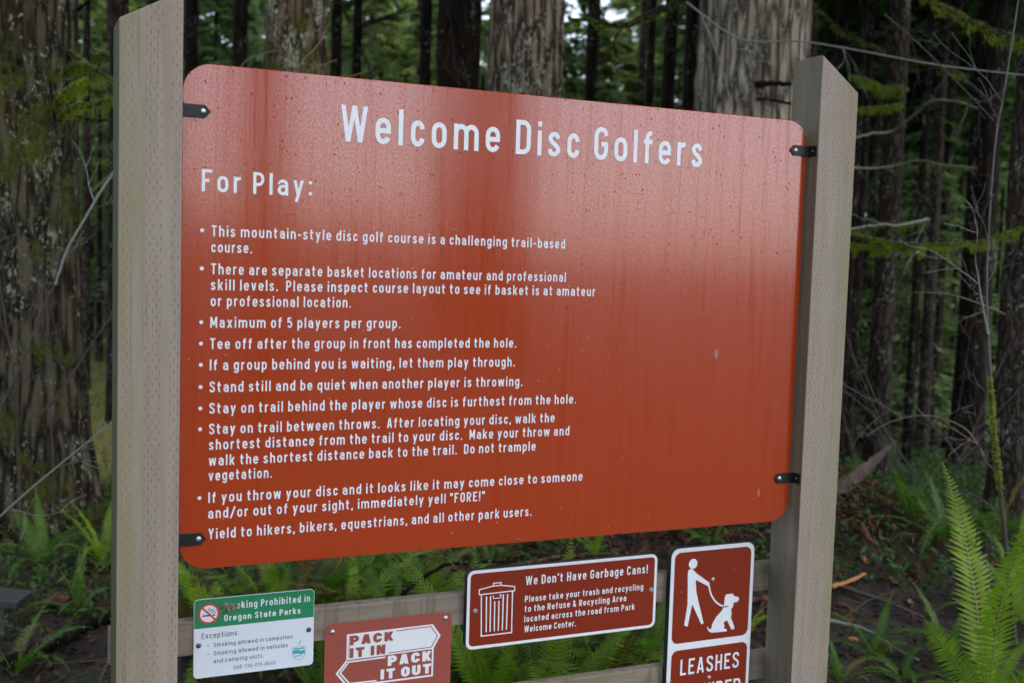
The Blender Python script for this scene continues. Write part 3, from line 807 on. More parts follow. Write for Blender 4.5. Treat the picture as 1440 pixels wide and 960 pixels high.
aw2 = mb.build('arrow', M['white'], s2, fix=False)
flat_text(aw2, 'arrow_lettering', [dict(s='PACK', x0=.1770, z0=-.1334, cap=.0283, width=.1262, **PK), dict(s='IT OUT', x0=.1570, z0=-.1692, cap=.0280, width=.1468, **PK)], M['white'], -.0008)
domebolt(s2, .0203, 0, -.0213, .0075, M['bolt'], 'screw'); domebolt(s2, .3431, 0, -.0168, .0075, M['bolt'], 'screw')

# garbage notice (origin: lower left corner)
s3 = place_sign('garbage_notice', 0.792, -0.3165, 'brown wooden notice with a white garbage can drawing and white border', YR - 0.022)
w3, h3 = 0.6175, 0.2265
mb = MB(); mb.prism(rrect(0, w3, 0, h3, 0.021, 7), 0.0008, 0.021); mb.build('backing_board', M['dark_edge'], s3)
mb = MB(); mb.prism(rrect(0.0006, w3 - .0006, 0.0006, h3 - .0006, 0.0205, 7), -0.0004, 0.0006); mb.build('white_border', M['white'], s3)
poly_at(s3, 'face', rrect(0.0095, w3 - .0095, 0.0095, h3 - .0095, 0.0125, 7), -0.0009, M['sign_brown'])
mb = MB()
LN = .0030
lines_at(mb, [(.0365, .1562), (.0365, .1705), (.0782, .1772), (.1026, .1772), (.1453, .1697), (.1453, .1575), (.0365, .1562)], LN, -.0014)
lines_at(mb, [(.0792, .1772), (.0792, .1852), (.1024, .1852), (.1024, .1772)], LN, -.00145)
lines_at(mb, [(.0430, .1562), (.0465, .0366), (.1400, .0366), (.1390, .1570)], LN + .0004, -.00147)
for xa, xb, zt in ((.0590, .0612, .1492), (.0715, .0732, .1494), (.0846, .0862, .1330), (.0978, .0985, .1330), (.1108, .1108, .1500), (.1240, .1236, .1500)):
    lines_at(mb, [(xa, zt), (xb, .0462)], .0036, -.0014)
lines_at(mb, [(.0795, .1503), (.0809, .1412), (.1025, .1412), (.1035, .1503), (.0985, .1503)], .0022, -.0014)
mb.build('garbage_can_drawing', M['white'], s3, fix=False)
flat_text(s3, 'heading_lettering', [dict(s="We Don't Have Garbage Cans!", x0=.1795, z0=.1700, cap=.0262, width=.4040, t=.15, gap=.2, Wl=.46)], M['white'], -.0014)
flat_text(s3, 'body_lettering', [dict(s='Please take your trash and recycling', x0=.179, z0=.1205, cap=.0190, width=.3910, t=.15, gap=.2), dict(s='to the Refuse & Recycling Area', x0=.179, z0=.0915, cap=.0190, width=.3340, t=.15, gap=.2),
    dict(s='located across the road from Park', x0=.179, z0=.0622, cap=.0190, width=.3640, t=.15, gap=.2), dict(s='Welcome Center.', x0=.180, z0=.0325, cap=.0190, width=.1665, t=.15, gap=.2)], M['white'], -.0014)
hexbolt(s3, .0259, -.001, .1112, .0068, M['bolt']); hexbolt(s3, .5983, -.001, .1177, .0068, M['bolt'], rot=.9)
mb = MB()
for x, z in ((.0246, .2003), (.5929, .2102), (.5968, .0317), (.0277, .0226)): disc(mb, x, -.0011, z, .0026, .0002, 10)
mb.build('screw_hole', M['hole'], s3)

# leash sign (origin: upper left corner)
s4 = place_sign('leash_sign', 1.4582, -0.0806, 'tall brown sign with white pictogram of a person walking a leashed dog', YR - 0.022)
w4, h4 = 0.3065, 0.530
mb = MB(); mb.prism(rrect(0, w4, -h4, 0, 0.028, 8), 0.0008, 0.021); mb.build('backing_board', M['dark_edge'], s4)
mb = MB(); mb.prism(rrect(0.0006, w4 - .0006, -h4 + .0006, -.0006, 0.0275, 8), -0.0004, 0.0006); mb.build('white_border', M['white'], s4)
poly_at(s4, 'pictogram_face', rrect(.0125, w4 - .0125, -.2970, -.0135, .022, 8), -.0009, M['sign_brown'])
poly_at(s4, 'lettering_face', rrect(.0145, w4 - .0115, -h4 + .0125, -.3187, .022, 8), -.0009, M['sign_brown'])
mb = MB()
n = 24
mb.add([(.0784 + .0155 * math.cos(2 * math.pi * k / n), -.0014, -.0515 + .0155 * math.sin(2 * math.pi * k / n)) for k in range(n)], [tuple(range(n))])
PERS = [(.0606, -.0765), (.0625, -.0705), (.068, -.0672), (.0742, -.0669), (.0800, -.0705), (.0944, -.0839), (.1422, -.1168), (.1371, -.1268), (.0915, -.1026), (.0909, -.1121), (.0945, -.140), (.1033, -.1704), (.1264, -.2422), (.1177, -.2446), (.0815, -.1778), (.068, -.2469), (.0556, -.2417), (.0644, -.1761)]
mb.add([(x, -.0014, z) for x, z in PERS], [tuple(range(len(PERS)))])
mb.build('person_pictogram', M['white'], s4, fix=False)
mb = MB(); lines_at(mb, spline([(.1393, -.1230), (.1479, -.1508), (.1632, -.1739), (.1809, -.1885), (.1960, -.1952)], 5), .0052, -.0016)
mb.build('leash_pictogram', M['white'], s4, fix=False)
DOG = [(.1991, -.192), (.2012, -.168), (.2040, -.161), (.2086, -.1586), (.2303, -.1590), (.2353, -.1665), (.2528, -.1725), (.2550, -.1765), (.2540, -.1820), (.249, -.1872), (.2345, -.1885), (.2345, -.196), (.231, -.2050), (.2261, -.2068), (.2292, -.2216), (.2277, -.2361), (.242, -.2668), (.2412, -.274), (.2309, -.2728), (.2132, -.2418), (.1999, -.2486), (.2044, -.2578), (.2032, -.2674), (.2136, -.2709), (.214, -.2773), (.1799, -.2769), (.1573, -.2754), (.1457, -.2693), (.1394, -.2556), (.1422, -.2549), (.1466, -.2640), (.1560, -.2623), (.1587, -.248), (.1717, -.2277), (.1906, -.2108), (.1984, -.1985)]
mb = MB(); mb.add([(x, -.0013, z) for x, z in DOG], [tuple(range(len(DOG)))]); dg = mb.build('dog_pictogram', M['white'], s4, fix=False)
mb = MB(); lines_at(mb, [(.1990, -.1985), (.2150, -.1975)], .0032, -.0019); mb.build('collar', M['sign_brown'], dg, fix=False)
flat_text(s4, 'lettering', [dict(s='LEASHES', x0=.0485, z0=-.3985, cap=.0500, width=.2170, t=.135, gap=.19, W=.52), dict(s='REQUIRED', x0=.0360, z0=-.4835, cap=.0500, width=.2390, t=.135, gap=.15, W=.52)], M['white'], -.0014)
domebolt(s4, .154, -.0009, -.1073, .0066, M['bolt']); domebolt(s4, .1564, -.0009, -.418, .0066, M['bolt'])
mb = MB(); disc(mb, .1543, -.0011, -.04, .0028, .0002, 10); mb.build('screw_hole', M['hole'], s4)

# ------------------------------------------------------------------ vegetation materials
M['fern'] = leaf_mat('sword_fern_green', (0.045, 0.110, 0.012), (0.095, 0.195, 0.024), 0.38, 0.36, 5)
M['fern_bright'] = leaf_mat('fresh_fern_green', (0.125, 0.22, 0.016), (0.235, 0.34, 0.032), 0.42, 0.34, 5)
M['fern_old'] = leaf_mat('yellowing_fern', (0.10, 0.11, 0.025), (0.20, 0.14, 0.045), 0.30, 0.5, 5, (1.3, 1.2, 0.7))
M['fern_stem'] = plain('fern_stem', (0.28, 0.27, 0.08), 0.6)
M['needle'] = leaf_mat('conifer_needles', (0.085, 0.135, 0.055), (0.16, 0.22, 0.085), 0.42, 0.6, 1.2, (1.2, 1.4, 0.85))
M['needle_bright'] = leaf_mat('young_foliage_painted_lit', (0.115, 0.152, 0.066), (0.21, 0.25, 0.108), 0.50, 0.6, 0.8, (1.3, 1.5, 0.7))  # light of the gap is put into this brighter foliage colour
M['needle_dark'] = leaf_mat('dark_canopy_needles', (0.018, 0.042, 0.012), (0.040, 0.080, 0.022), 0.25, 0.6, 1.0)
M['moss'] = leaf_mat('branch_moss', (0.13, 0.175, 0.013), (0.27, 0.33, 0.032), 0.355, 0.8, 12)
M['herb'] = leaf_mat('ground_herbs', (0.035, 0.085, 0.018), (0.095, 0.165, 0.040), 0.3, 0.5, 2)
M['litter'] = leaf_mat('dead_leaves', (0.022, 0.010, 0.006), (0.15, 0.070, 0.036), 0.15, 0.7, 6, (1.2, 0.9, 0.6))
M['litter_red'] = leaf_mat('russet_needles', (0.035, 0.012, 0.006), (0.14, 0.050, 0.018), 0.1, 0.75, 4, (1.2, 0.9, 0.6))
M['twig'] = plain('dark_twig', (0.050, 0.038, 0.028), 0.7, var=0.4, vscale=30)
M['twig_pale'] = plain('pale_lichened_twig', (0.20, 0.20, 0.165), 0.7, var=0.35, vscale=40)
M['twig_grey'] = plain('grey_brown_stem', (0.10, 0.092, 0.08), 0.7, var=0.75, vscale=22)
M['twig_brown'] = plain('tan_twig', (0.17, 0.115, 0.06), 0.65, var=0.3, vscale=30)
M['bark_big'] = bark_mat('furrowed_mossy_bark', (0.007, 0.006, 0.004), (0.095, 0.082, 0.052), 0.38, 0.66, lcol=(0.30, 0.33, 0.23), mcol=(0.050, 0.058, 0.012), moss_z=(1.9, 2.7))
M['bark_lichen'] = bark_mat('lichened_bark', (0.016, 0.010, 0.006), (0.20, 0.145, 0.090), 0.80, 0.66, lcol=(0.42, 0.44, 0.30), mcol=(0.06, 0.07, 0.010), moss_z=(1.5, 3.2))
M['bark_rugged'] = bark_mat('rugged_brown_bark', (0.020, 0.013, 0.008), (0.34, 0.265, 0.18), 0.62, 0.0, lcol=(0.38, 0.40, 0.30))
M['bark_pale'] = bark_mat('pale_furrowed_bark', (0.055, 0.041, 0.028), (0.56, 0.475, 0.34), 0.62, 0.0, sc=8)
M['bark_dark'] = bark_mat('dark_bark', (0.006, 0.005, 0.0035), (0.026, 0.021, 0.015), 0.22, 0.0)
M['bark_thin'] = bark_mat('thin_brown_bark', (0.015, 0.012, 0.009), (0.075, 0.062, 0.047), 0.32, 0.0, sc=14, stretch=3)
M['rotten'] = plain('rotten_red_wood', (0.10, 0.035, 0.018), 0.8, var=0.5, vscale=18, bmp=0.6)
M['rot_bark'] = bark_mat('rotting_red_bark', (0.014, 0.007, 0.005), (0.115, 0.042, 0.022), 0.25, 0.3, sc=14)
M['chip'] = plain('orange_wood_chip', (0.42, 0.17, 0.05), 0.7, var=0.3, vscale=20)
M['grey_wood'] = bark_mat('weathered_splinter', (0.07, 0.05, 0.042), (0.30, 0.23, 0.18), 0.0, 0.0, sc=12, stretch=10)

# ------------------------------------------------------------------ trees
def trunk_mesh(name, r, H, segs, step, zfine, amp, seed, flare=0.0, lean=(0, 0), ks=7.0, kz=1.3):
    zs = list(np.arange(-0.35, zfine, step)) + list(np.arange(zfine, H + 0.01, 0.9))
    zs = np.array(zs); th = np.arange(segs) * 2 * math.pi / segs
    Z, TH = np.meshgrid(zs, th, indexing='ij')
    taper = 1 - 0.62 * np.clip(Z, 0, None) / H
    rr = r * taper * (1 + flare * np.exp(-np.clip(Z, -0.3, None) * 2.6) * (1 + 0.35 * np.sin(TH * 5 + seed)))
    cxn, syn = np.cos(TH) * r, np.sin(TH) * r
    n = fbm(cxn * ks * 2.2 + seed * 3.1 + 20, syn * ks * 2.2 + seed + 20, Z * kz + 20 + 0.6 * fbm(cxn * 5 + 9, syn * 5 + 9, Z * 3 + 9, 2), 3)
    ridge = 1 - np.abs(n - 0.44) * 7.0
    n2 = fbm(cxn * 26 + 30, syn * 26 + 30, Z * 9 + 30, 2) - 0.37
    d = amp * (-np.clip(ridge, 0, 1) * 1.0 + 0.45 + n2 * 0.9) if amp > 0 else 0
    big = (fbm(cxn * 2 + seed, syn * 2 + 9, Z * 0.5 + seed, 2) - 0.37) * r * 0.22
    rr = rr + d + big
    X = np.cos(TH) * rr + lean[0] * Z; Y = np.sin(TH) * rr + lean[1] * Z
    V = np.stack([X.ravel(), Y.ravel(), Z.ravel()], 1)
    ni, nj = Z.shape
    idx = np.arange(ni * nj).reshape(ni, nj)
    nxt = np.roll(idx, -1, axis=1)
    F = np.stack([idx[:-1].ravel(), nxt[:-1].ravel(), nxt[1:].ravel(), idx[1:].ravel()], 1)
    me = bpy.data.meshes.new(name)
    me.from_pydata(V.tolist(), [], F.tolist())
    me.polygons.foreach_set('use_smooth', [True] * len(me.polygons))
    return me

def quads_mesh(name, C, A, B):
    """many diamond leaves: centre C, half axes A (long) and B (wide)"""
    n = len(C)
    V = np.empty((n, 4, 3)); V[:, 0] = C - A; V[:, 1] = C + B; V[:, 2] = C + A; V[:, 3] = C - B
    me = bpy.data.meshes.new(name)
    me.from_pydata(V.reshape(-1, 3).tolist(), [], np.arange(n * 4).reshape(n, 4).tolist())
    return me
def unit(v): return v / (np.linalg.norm(v, axis=-1, keepdims=True) + 1e-9)

def crown_mesh(name, z0, z1, rmax, nb, nl, llen, seed, droop=0.25, fill=1.0):
    """conifer crown: boughs in whorls, each bough carrying flat sprays of leaf blades"""
    g = np.random.default_rng(seed)
    Cs, As, Bs = [], [], []
    for i in range(nb):
        t = (i + g.random()) / nb
        z = z0 + (z1 - z0) * t
        ln = rmax * (1 - t) ** 0.75 * g.uniform(0.55, 1.1) + 0.15 * rmax
        a = g.uniform(0, 2 * math.pi)
        dirv = np.array([math.cos(a), math.sin(a), 0.0]); side = np.array([-math.sin(a), math.cos(a), 0])
        s = np.sqrt(g.random(nl)) * ln
        wdt = 0.30 * ln * np.sin(np.clip(s / ln, 0.05, 1) * math.pi * 0.9) + 0.06 * ln
        lat = g.uniform(-1, 1, nl) * wdt
        zz = z + 0.18 * s - droop * s * s / max(ln, .1) - 0.18 * np.abs(lat) + g.normal(0, 0.035 * ln, nl)
        c = np.outer(s, dirv) + np.outer(lat, side); c[:, 2] = zz
        ax = dirv * 0.7 + np.outer(np.sign(lat) * g.uniform(0.3, 1.1, nl), side); ax[:, 2] += -0.25 + g.normal(0, 0.25, nl)
        ax = unit(ax); le = llen * g.uniform(0.5, 1.3, nl)
        b = unit(np.cross(ax, np.array([0, 0, 1.0]) + g.normal(0, 0.4, (nl, 3))))
        Cs.append(c); As.append(ax * le[:, None] / 2); Bs.append(b * (le * 0.16)[:, None])
    return quads_mesh(name, np.concatenate(Cs), np.concatenate(As), np.concatenate(Bs))

def walk(p, d, ln, n, g, wig=0.25, droop=0.0, up=0.0):
    pts = [np.array(p, float)]; d = np.array(d, float); d /= np.linalg.norm(d)
    for i in range(n):
        d = d + g.normal(0, wig, 3) * 0.5 + np.array([0, 0, up - droop])
        d /= np.linalg.norm(d)
        pts.append(pts[-1] + d * ln / n)
    return pts
def twiggy(mb, p, d, ln, r, g, depth=2, n=7, wig=0.25, droop=0.0, nsub=4, sides=4):
    pts = walk(p, d, ln, n, g, wig, droop)
    mb.tube(pts, [max(0.0012, r * (1 - 0.8 * i / n)) for i in range(n + 1)], sides if depth < 2 else sides + 1, cap=False)
    if depth > 0:
        for _ in range(nsub):
            i = g.integers(1, n)
            dd = pts[i + 1] - pts[i]; dd /= np.linalg.norm(dd)
            sd_ = np.cross(dd, g.normal(0, 1, 3)); sd_ /= np.linalg.norm(sd_)
            twiggy(mb, pts[i], dd * 0.7 + sd_ * g.uniform(0.5, 1.0), ln * g.uniform(0.25, 0.55), r * 0.5, g, depth - 1, max(4, n - 2), wig, droop, nsub, sides)

CROWN_HI = [crown_mesh('crown', 10, 23, 2.9, 50, 60, 0.55, 21), crown_mesh('crown', 11, 24, 2.6, 50, 60, 0.5, 22)]
CROWN_MID = [crown_mesh('crown', 5.8, 17, 1.9, 60, 55, 0.42, 23), crown_mesh('crown', 6.8, 18, 1.7, 60, 55, 0.42, 24)]
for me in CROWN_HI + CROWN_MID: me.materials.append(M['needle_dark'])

def tree(name, px, width_px, depth, mat, label, H=22, amp=0.018, flare=0.35, lean=(0, 0), segs=72, step=0.03, crown=None, group=None, seed=None, twigs=0, kz=1.3, cat='tree', ks=7.0):
    p = at(px, 365, depth); x, y = p[0], p[1]
    z = float(gz(x, y))
    r = width_px * depth / FPX / 2 * 1.03
    t = empty(name, (x, y, z), label, cat, group)
    sd_ = seed if seed is not None else (px % 37)
    me = trunk_mesh('trunk', r, H, segs, step, 4.6, amp, sd_, flare, lean, kz=kz, ks=ks)
    link('trunk', me, mat, t)
    if crown is not None:
        c = link('crown', crown, None, t); c.rotation_euler.z = sd_
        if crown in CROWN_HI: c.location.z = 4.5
    if twigs:
        g = np.random.default_rng(int(px) + 5)
        mb = MB()
        for _ in range(twigs):
            zz = g.uniform(0.9, 4.2); a = g.uniform(0, 2 * math.pi)
            d = np.array([math.cos(a), math.sin(a), g.uniform(-0.35, 0.15)])
            twiggy(mb, np.array([math.cos(a) * r * .8, math.sin(a) * r * .8, zz]), d, g.uniform(0.35, 1.1), 0.006, g, 1, 6, 0.25, 0.05, 4, 3)
        mb.build('dead_twigs', M['twig'], t, fix=False)
    return t

H0, H1 = CROWN_HI; K0, K1 = CROWN_MID
TA = tree('conifer_tree', 20, 178, 6.2, M['bark_big'], 'massive furrowed mossy trunk at the left edge of the photo', amp=0.026, flare=0.30, segs=150, step=0.018, crown=H0)
TF = tree('conifer_tree', 411, 92, 9.0, M['bark_lichen'], 'trunk mottled with moss and pale lichen above the left part of the red sign', amp=0.020, segs=90, step=0.024, crown=H1)
TJ = tree('conifer_tree', 637, 64, 10.0, M['bark_dark'], 'dark medium trunk with a few pale spots above the word Welcome', amp=0.016, crown=H0)
TK = tree('conifer_tree', 731, 106, 8.4, M['bark_rugged'], 'thick rugged brown trunk above the middle of the red sign', amp=0.032, segs=130, step=0.02, crown=H1, kz=0.9)
TP = tree('conifer_tree', 1044, 158, 8.2, M['bark_pale'], 'broad pale furrowed trunk directly left of the right post', amp=0.026, segs=140, step=0.02, crown=H0, kz=0.8)
TO = tree('conifer_tree', 968, 34, 8.9, M['bark_dark'], 'dark trunk tucked against the left side of the broad pale trunk', amp=0.010, segs=48, step=0.05)
TR_ = tree('conifer_tree', 1246, 31, 8.6, M['bark_thin'], 'slender grey-brown trunk standing clear just right of the right post', amp=0.006, segs=40, step=0.04, crown=K1, flare=0.2)
TU = tree('conifer_tree', 1436, 46, 7.2, M['bark_thin'], 'brown trunk at the far right edge of the photo', amp=0.008, segs=48, step=0.04, crown=K0, flare=0.25)
TT = tree('conifer_tree', 1374, 42, 10.5, M['bark_dark'], 'dark thick trunk second from the right edge, behind the tall fern', amp=0.012, segs=48, step=0.05, crown=H1)
TI = tree('conifer_tree', 591, 17, 10.8, M['bark_dark'], 'thin straight black trunk beside the dark medium trunk above Welcome', amp=0.004, segs=24, step=0.07)
TE = tree('conifer_tree', 334, 22, 11.5, M['bark_dark'], 'dark narrow trunk left of the moss and lichen mottled trunk', amp=0.006, segs=28, step=0.06)
TD = tree('conifer_tree', 266, 20, 10.5, M['bark_dark'], 'dark narrow trunk hugging the right edge of the left post', amp=0.006, segs=28, step=0.06, crown=K0)
TB = tree('conifer_tree', 166, 27, 9.5, M['bark_dark'], 'dark slim trunk touching the left edge of the left post', amp=0.006, segs=28, step=0.05, crown=K1)
TC = tree('conifer_tree', 121, 11, 11.5, M['bark_thin'], 'very thin grey stem between the massive trunk and the left post', amp=0.0, segs=16, step=0.12)
TG = tree('conifer_tree', 467, 17, 10.4, M['bark_dark'], 'dark slim trunk just right of the moss and lichen mottled trunk', amp=0.004, segs=24, step=0.07)
TH_ = tree('conifer_tree', 496, 14, 12.0, M['bark_dark'], 'dark thin trunk in front of the bright green foliage above Welcome', amp=0.004, segs=20, step=0.08)
for px, w, d, lab in ((821, 16, 13, 'thin dark trunk just right of the rugged brown trunk'), (904, 12, 13.5, 'thinnest dark trunk above the word Golfers'), (930, 20, 12.5, 'dark trunk above the word Golfers, left of the broad pale trunk'),
                      (1126, 16, 10.0, 'dark slim trunk seen above the right post'), (1168, 14, 12.5, 'dark thin trunk behind the sloping top of the right post'),
                      (1205, 16, 11.5, 'dark slim trunk left of the slender grey-brown trunk'), (1290, 11, 10.5, 'thin dark stem right of the slender grey-brown trunk'), (1322, 18, 14, 'dim trunk between the thin dark stem and the dark thick trunk on the right')):
    tree('conifer_tree', px, w, d, M['bark_dark'] if d > 10.2 else M['bark_thin'], lab, amp=0.003, segs=20, step=0.09, crown=K1 if px > 1100 else None)
# ranks of slim dark trunks deeper in the wood
fill_me = [trunk_mesh('trunk', 0.085, 19, 12, 0.25, 4.6, 0.0, 3 + k, 0.2, ((-.012, .006)[k], (.008, -.01)[k])) for k in range(2)]
fill_me[0].materials.append(M['bark_dark']); fill_me[1].materials.append(M['bark_thin'])
g = np.random.default_rng(5)
spots = []
for px in range(1075, 1445, 11):
    spots.append((px + g.uniform(-20, 20), g.uniform(10.5, 28), g.uniform(0.3, 1.0), True))
for px in range(90, 1080, 62):
    if 640 < px < 800 and g.random() < 0.5: continue
    spots.append((px + g.uniform(-15, 15), g.uniform(14, 26), g.uniform(0.5, 1.1), False))
for px, d, s, dark in spots:
    p = at(px, 365, d)
    t = empty('slim_tree', (p[0], p[1], float(gz(p[0], p[1]))), 'slim dark trunk deep in the wood behind the sign' if not dark else 'slim dark trunk deep in the shaded wood to the right', 'tree',
              'slim trunks deep in the wood' if not dark else 'slim trunks in the shaded wood')
    t.rotation_euler.z = g.uniform(0, 6.28)
    tr = link('trunk', fill_me[int(g.random() < .25)], None, t); tr.scale = (s, s, 1)
    if dark and g.random() < .65:
        c = link('crown', CROWN_MID[int(g.integers(0, 2))], None, t); c.scale = (1, 1, g.uniform(0.85, 1.1)); c.location.z = -1.0 if dark else 0.0

# young evergreens filling the light gaps beyond the trunks
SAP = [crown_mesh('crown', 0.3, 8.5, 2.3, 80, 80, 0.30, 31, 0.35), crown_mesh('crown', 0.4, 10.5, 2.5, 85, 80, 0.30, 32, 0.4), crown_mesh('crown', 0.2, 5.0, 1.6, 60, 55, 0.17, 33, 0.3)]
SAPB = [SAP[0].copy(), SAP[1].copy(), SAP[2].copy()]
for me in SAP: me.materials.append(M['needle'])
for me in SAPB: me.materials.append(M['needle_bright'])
stem_me = trunk_mesh('trunk', 0.06, 9.5, 8, 0.5, 4.6, 0.0, 2, 0.2); stem_me.materials.append(M['bark_dark'])
def young(px, d, k, bright, s=1.0, zoff=0.0, label=None, group=None):
    p = at(px, 365, d)
    t = empty('young_evergreen', (p[0], p[1], float(gz(p[0], p[1])) + zoff), label, 'young tree', group)
    t.rotation_euler.z = g.uniform(0, 6.28); t.scale = (s, s, s)
    st_ = link('trunk', stem_me, None, t); st_.scale.z = .45 if k == 2 else .8; link('crown', (SAPB if bright else SAP)[k], None, t)
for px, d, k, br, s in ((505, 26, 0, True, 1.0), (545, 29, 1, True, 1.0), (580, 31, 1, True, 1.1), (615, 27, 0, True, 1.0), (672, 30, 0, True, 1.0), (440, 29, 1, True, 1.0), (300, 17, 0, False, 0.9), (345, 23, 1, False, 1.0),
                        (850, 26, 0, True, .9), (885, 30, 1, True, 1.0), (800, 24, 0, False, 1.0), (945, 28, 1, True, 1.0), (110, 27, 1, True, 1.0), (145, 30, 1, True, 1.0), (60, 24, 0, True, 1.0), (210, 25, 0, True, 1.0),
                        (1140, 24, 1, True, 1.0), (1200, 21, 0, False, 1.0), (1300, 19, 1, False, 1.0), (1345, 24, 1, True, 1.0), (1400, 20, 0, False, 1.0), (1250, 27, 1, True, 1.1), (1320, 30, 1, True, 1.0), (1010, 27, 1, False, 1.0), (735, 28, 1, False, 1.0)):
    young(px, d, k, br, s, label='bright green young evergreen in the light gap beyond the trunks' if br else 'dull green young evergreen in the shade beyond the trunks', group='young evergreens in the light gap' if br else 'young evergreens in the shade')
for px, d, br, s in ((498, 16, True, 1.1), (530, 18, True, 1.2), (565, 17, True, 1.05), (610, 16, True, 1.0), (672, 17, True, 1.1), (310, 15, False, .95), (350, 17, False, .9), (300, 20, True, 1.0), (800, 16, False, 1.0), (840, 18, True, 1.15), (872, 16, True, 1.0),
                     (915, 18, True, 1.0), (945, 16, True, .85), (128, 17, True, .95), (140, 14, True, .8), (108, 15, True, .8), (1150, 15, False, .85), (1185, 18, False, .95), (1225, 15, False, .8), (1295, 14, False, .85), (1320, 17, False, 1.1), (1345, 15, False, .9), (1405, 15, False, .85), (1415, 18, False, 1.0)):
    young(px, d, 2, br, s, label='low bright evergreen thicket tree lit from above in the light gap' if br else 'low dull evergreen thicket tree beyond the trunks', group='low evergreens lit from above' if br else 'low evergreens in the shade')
for i in range(62):
    a = R(-30 + 105 * (i + g.uniform(-.4, .4)) / 62); dd = g.uniform(34, 60)
    x, y = CAM[0] + dd * math.sin(a), CAM[1] + dd * math.cos(a)
    t = empty('far_evergreen', (x, y, float(gz(x, y)) - 0.3), 'far evergreen closing the view at the back of the wood', 'tree', 'far evergreens at the back of the wood')
    t.rotation_euler.z = g.uniform(0, 6.28); s = g.uniform(1.3, 2.1); t.scale = (s, s, s)
    link('trunk', stem_me, None, t); link('crown', (SAP if g.random() < .45 else SAPB)[int(g.integers(0, 2))], None, t)

# unseen trees behind the viewer, most added to shade the scene; some show in the sign's gloss
def opp(az, d, r, H, crown, s=1.0):
    a = R(az)                      # degrees to the right of the direction the sign faces
    x, y = 0.9 + d * math.sin(a), -d * math.cos(a)
    t = empty('conifer_tree', (x, y, float(gz(x, y))), 'unseen tall conifer across the clearing, facing the lettered side of the red sign', 'tree', 'unseen conifers across the clearing')
    link('trunk', trunk_mesh('trunk', r, H, 20, 0.6, 4.6, 0.0, d, 0.2), M['bark_dark'], t)
    if crown is not None:
        c = link('crown', crown, None, t); c.scale = (s, s, 1); c.rotation_euler.z = az
for az, d, r, H, c, s in ((23.0, 17, 0.60, 24, H0, 1.2), (20.3, 24, 0.35, 24, H1, 1.2), (-4, 15, 0.35, 24, H1, 1.2), (-20, 13, 0.4, 24, H0, 1.3), (-38, 12, 0.4, 24, H1, 1.3), (-60, 11, 0.4, 23, H0, 1.3),
                          (58, 14, 0.4, 24, H1, 1.3), (72, 11, 0.4, 24, H0, 1.3), (5, 26, 0.35, 24, H1, 1.2), (-85, 8, 0.3, 22, H0, 1.2), (49, 9.5, .2, 24, H1, 1.3), (7, 8.5, .22, 24, H0, 1.3), (55, 8, .2, 24, H0, 1.3)):
    opp(az, d, r, H, c, s)
for x, y, c in ((9.5, 4.5, H0), (8.6, 1.4, H1), (-4.6, .5, H0)):  # unseen trees, added to keep side sky light off the wood
    t = empty('conifer_tree', (x, y, float(gz(x, y))), 'unseen conifer added outside the picture beside the sign', 'tree', 'unseen conifers added beside the sign')
    link('trunk', trunk_mesh('trunk', .2, 23, 20, .6, 4.6, 0.0, x, .2), M['bark_dark'], t)
    cc = link('crown', c, None, t); cc.location.z = -2.0
for i in range(14):
    az = R(1 + i * 1.3); dd = 70 + 6 * math.sin(i * 2.1)
    x, y = .9 + dd * math.sin(az), -dd * math.cos(az)
    t = empty('far_evergreen', (x, y, float(gz(x, y)) - 5.5), 'low far evergreen across the clearing', 'tree', 'far evergreens across the clearing')
    link('trunk', stem_me, None, t); link('crown', SAP[i % 2], None, t); t.scale = (1.2, 1.2, 1.0)

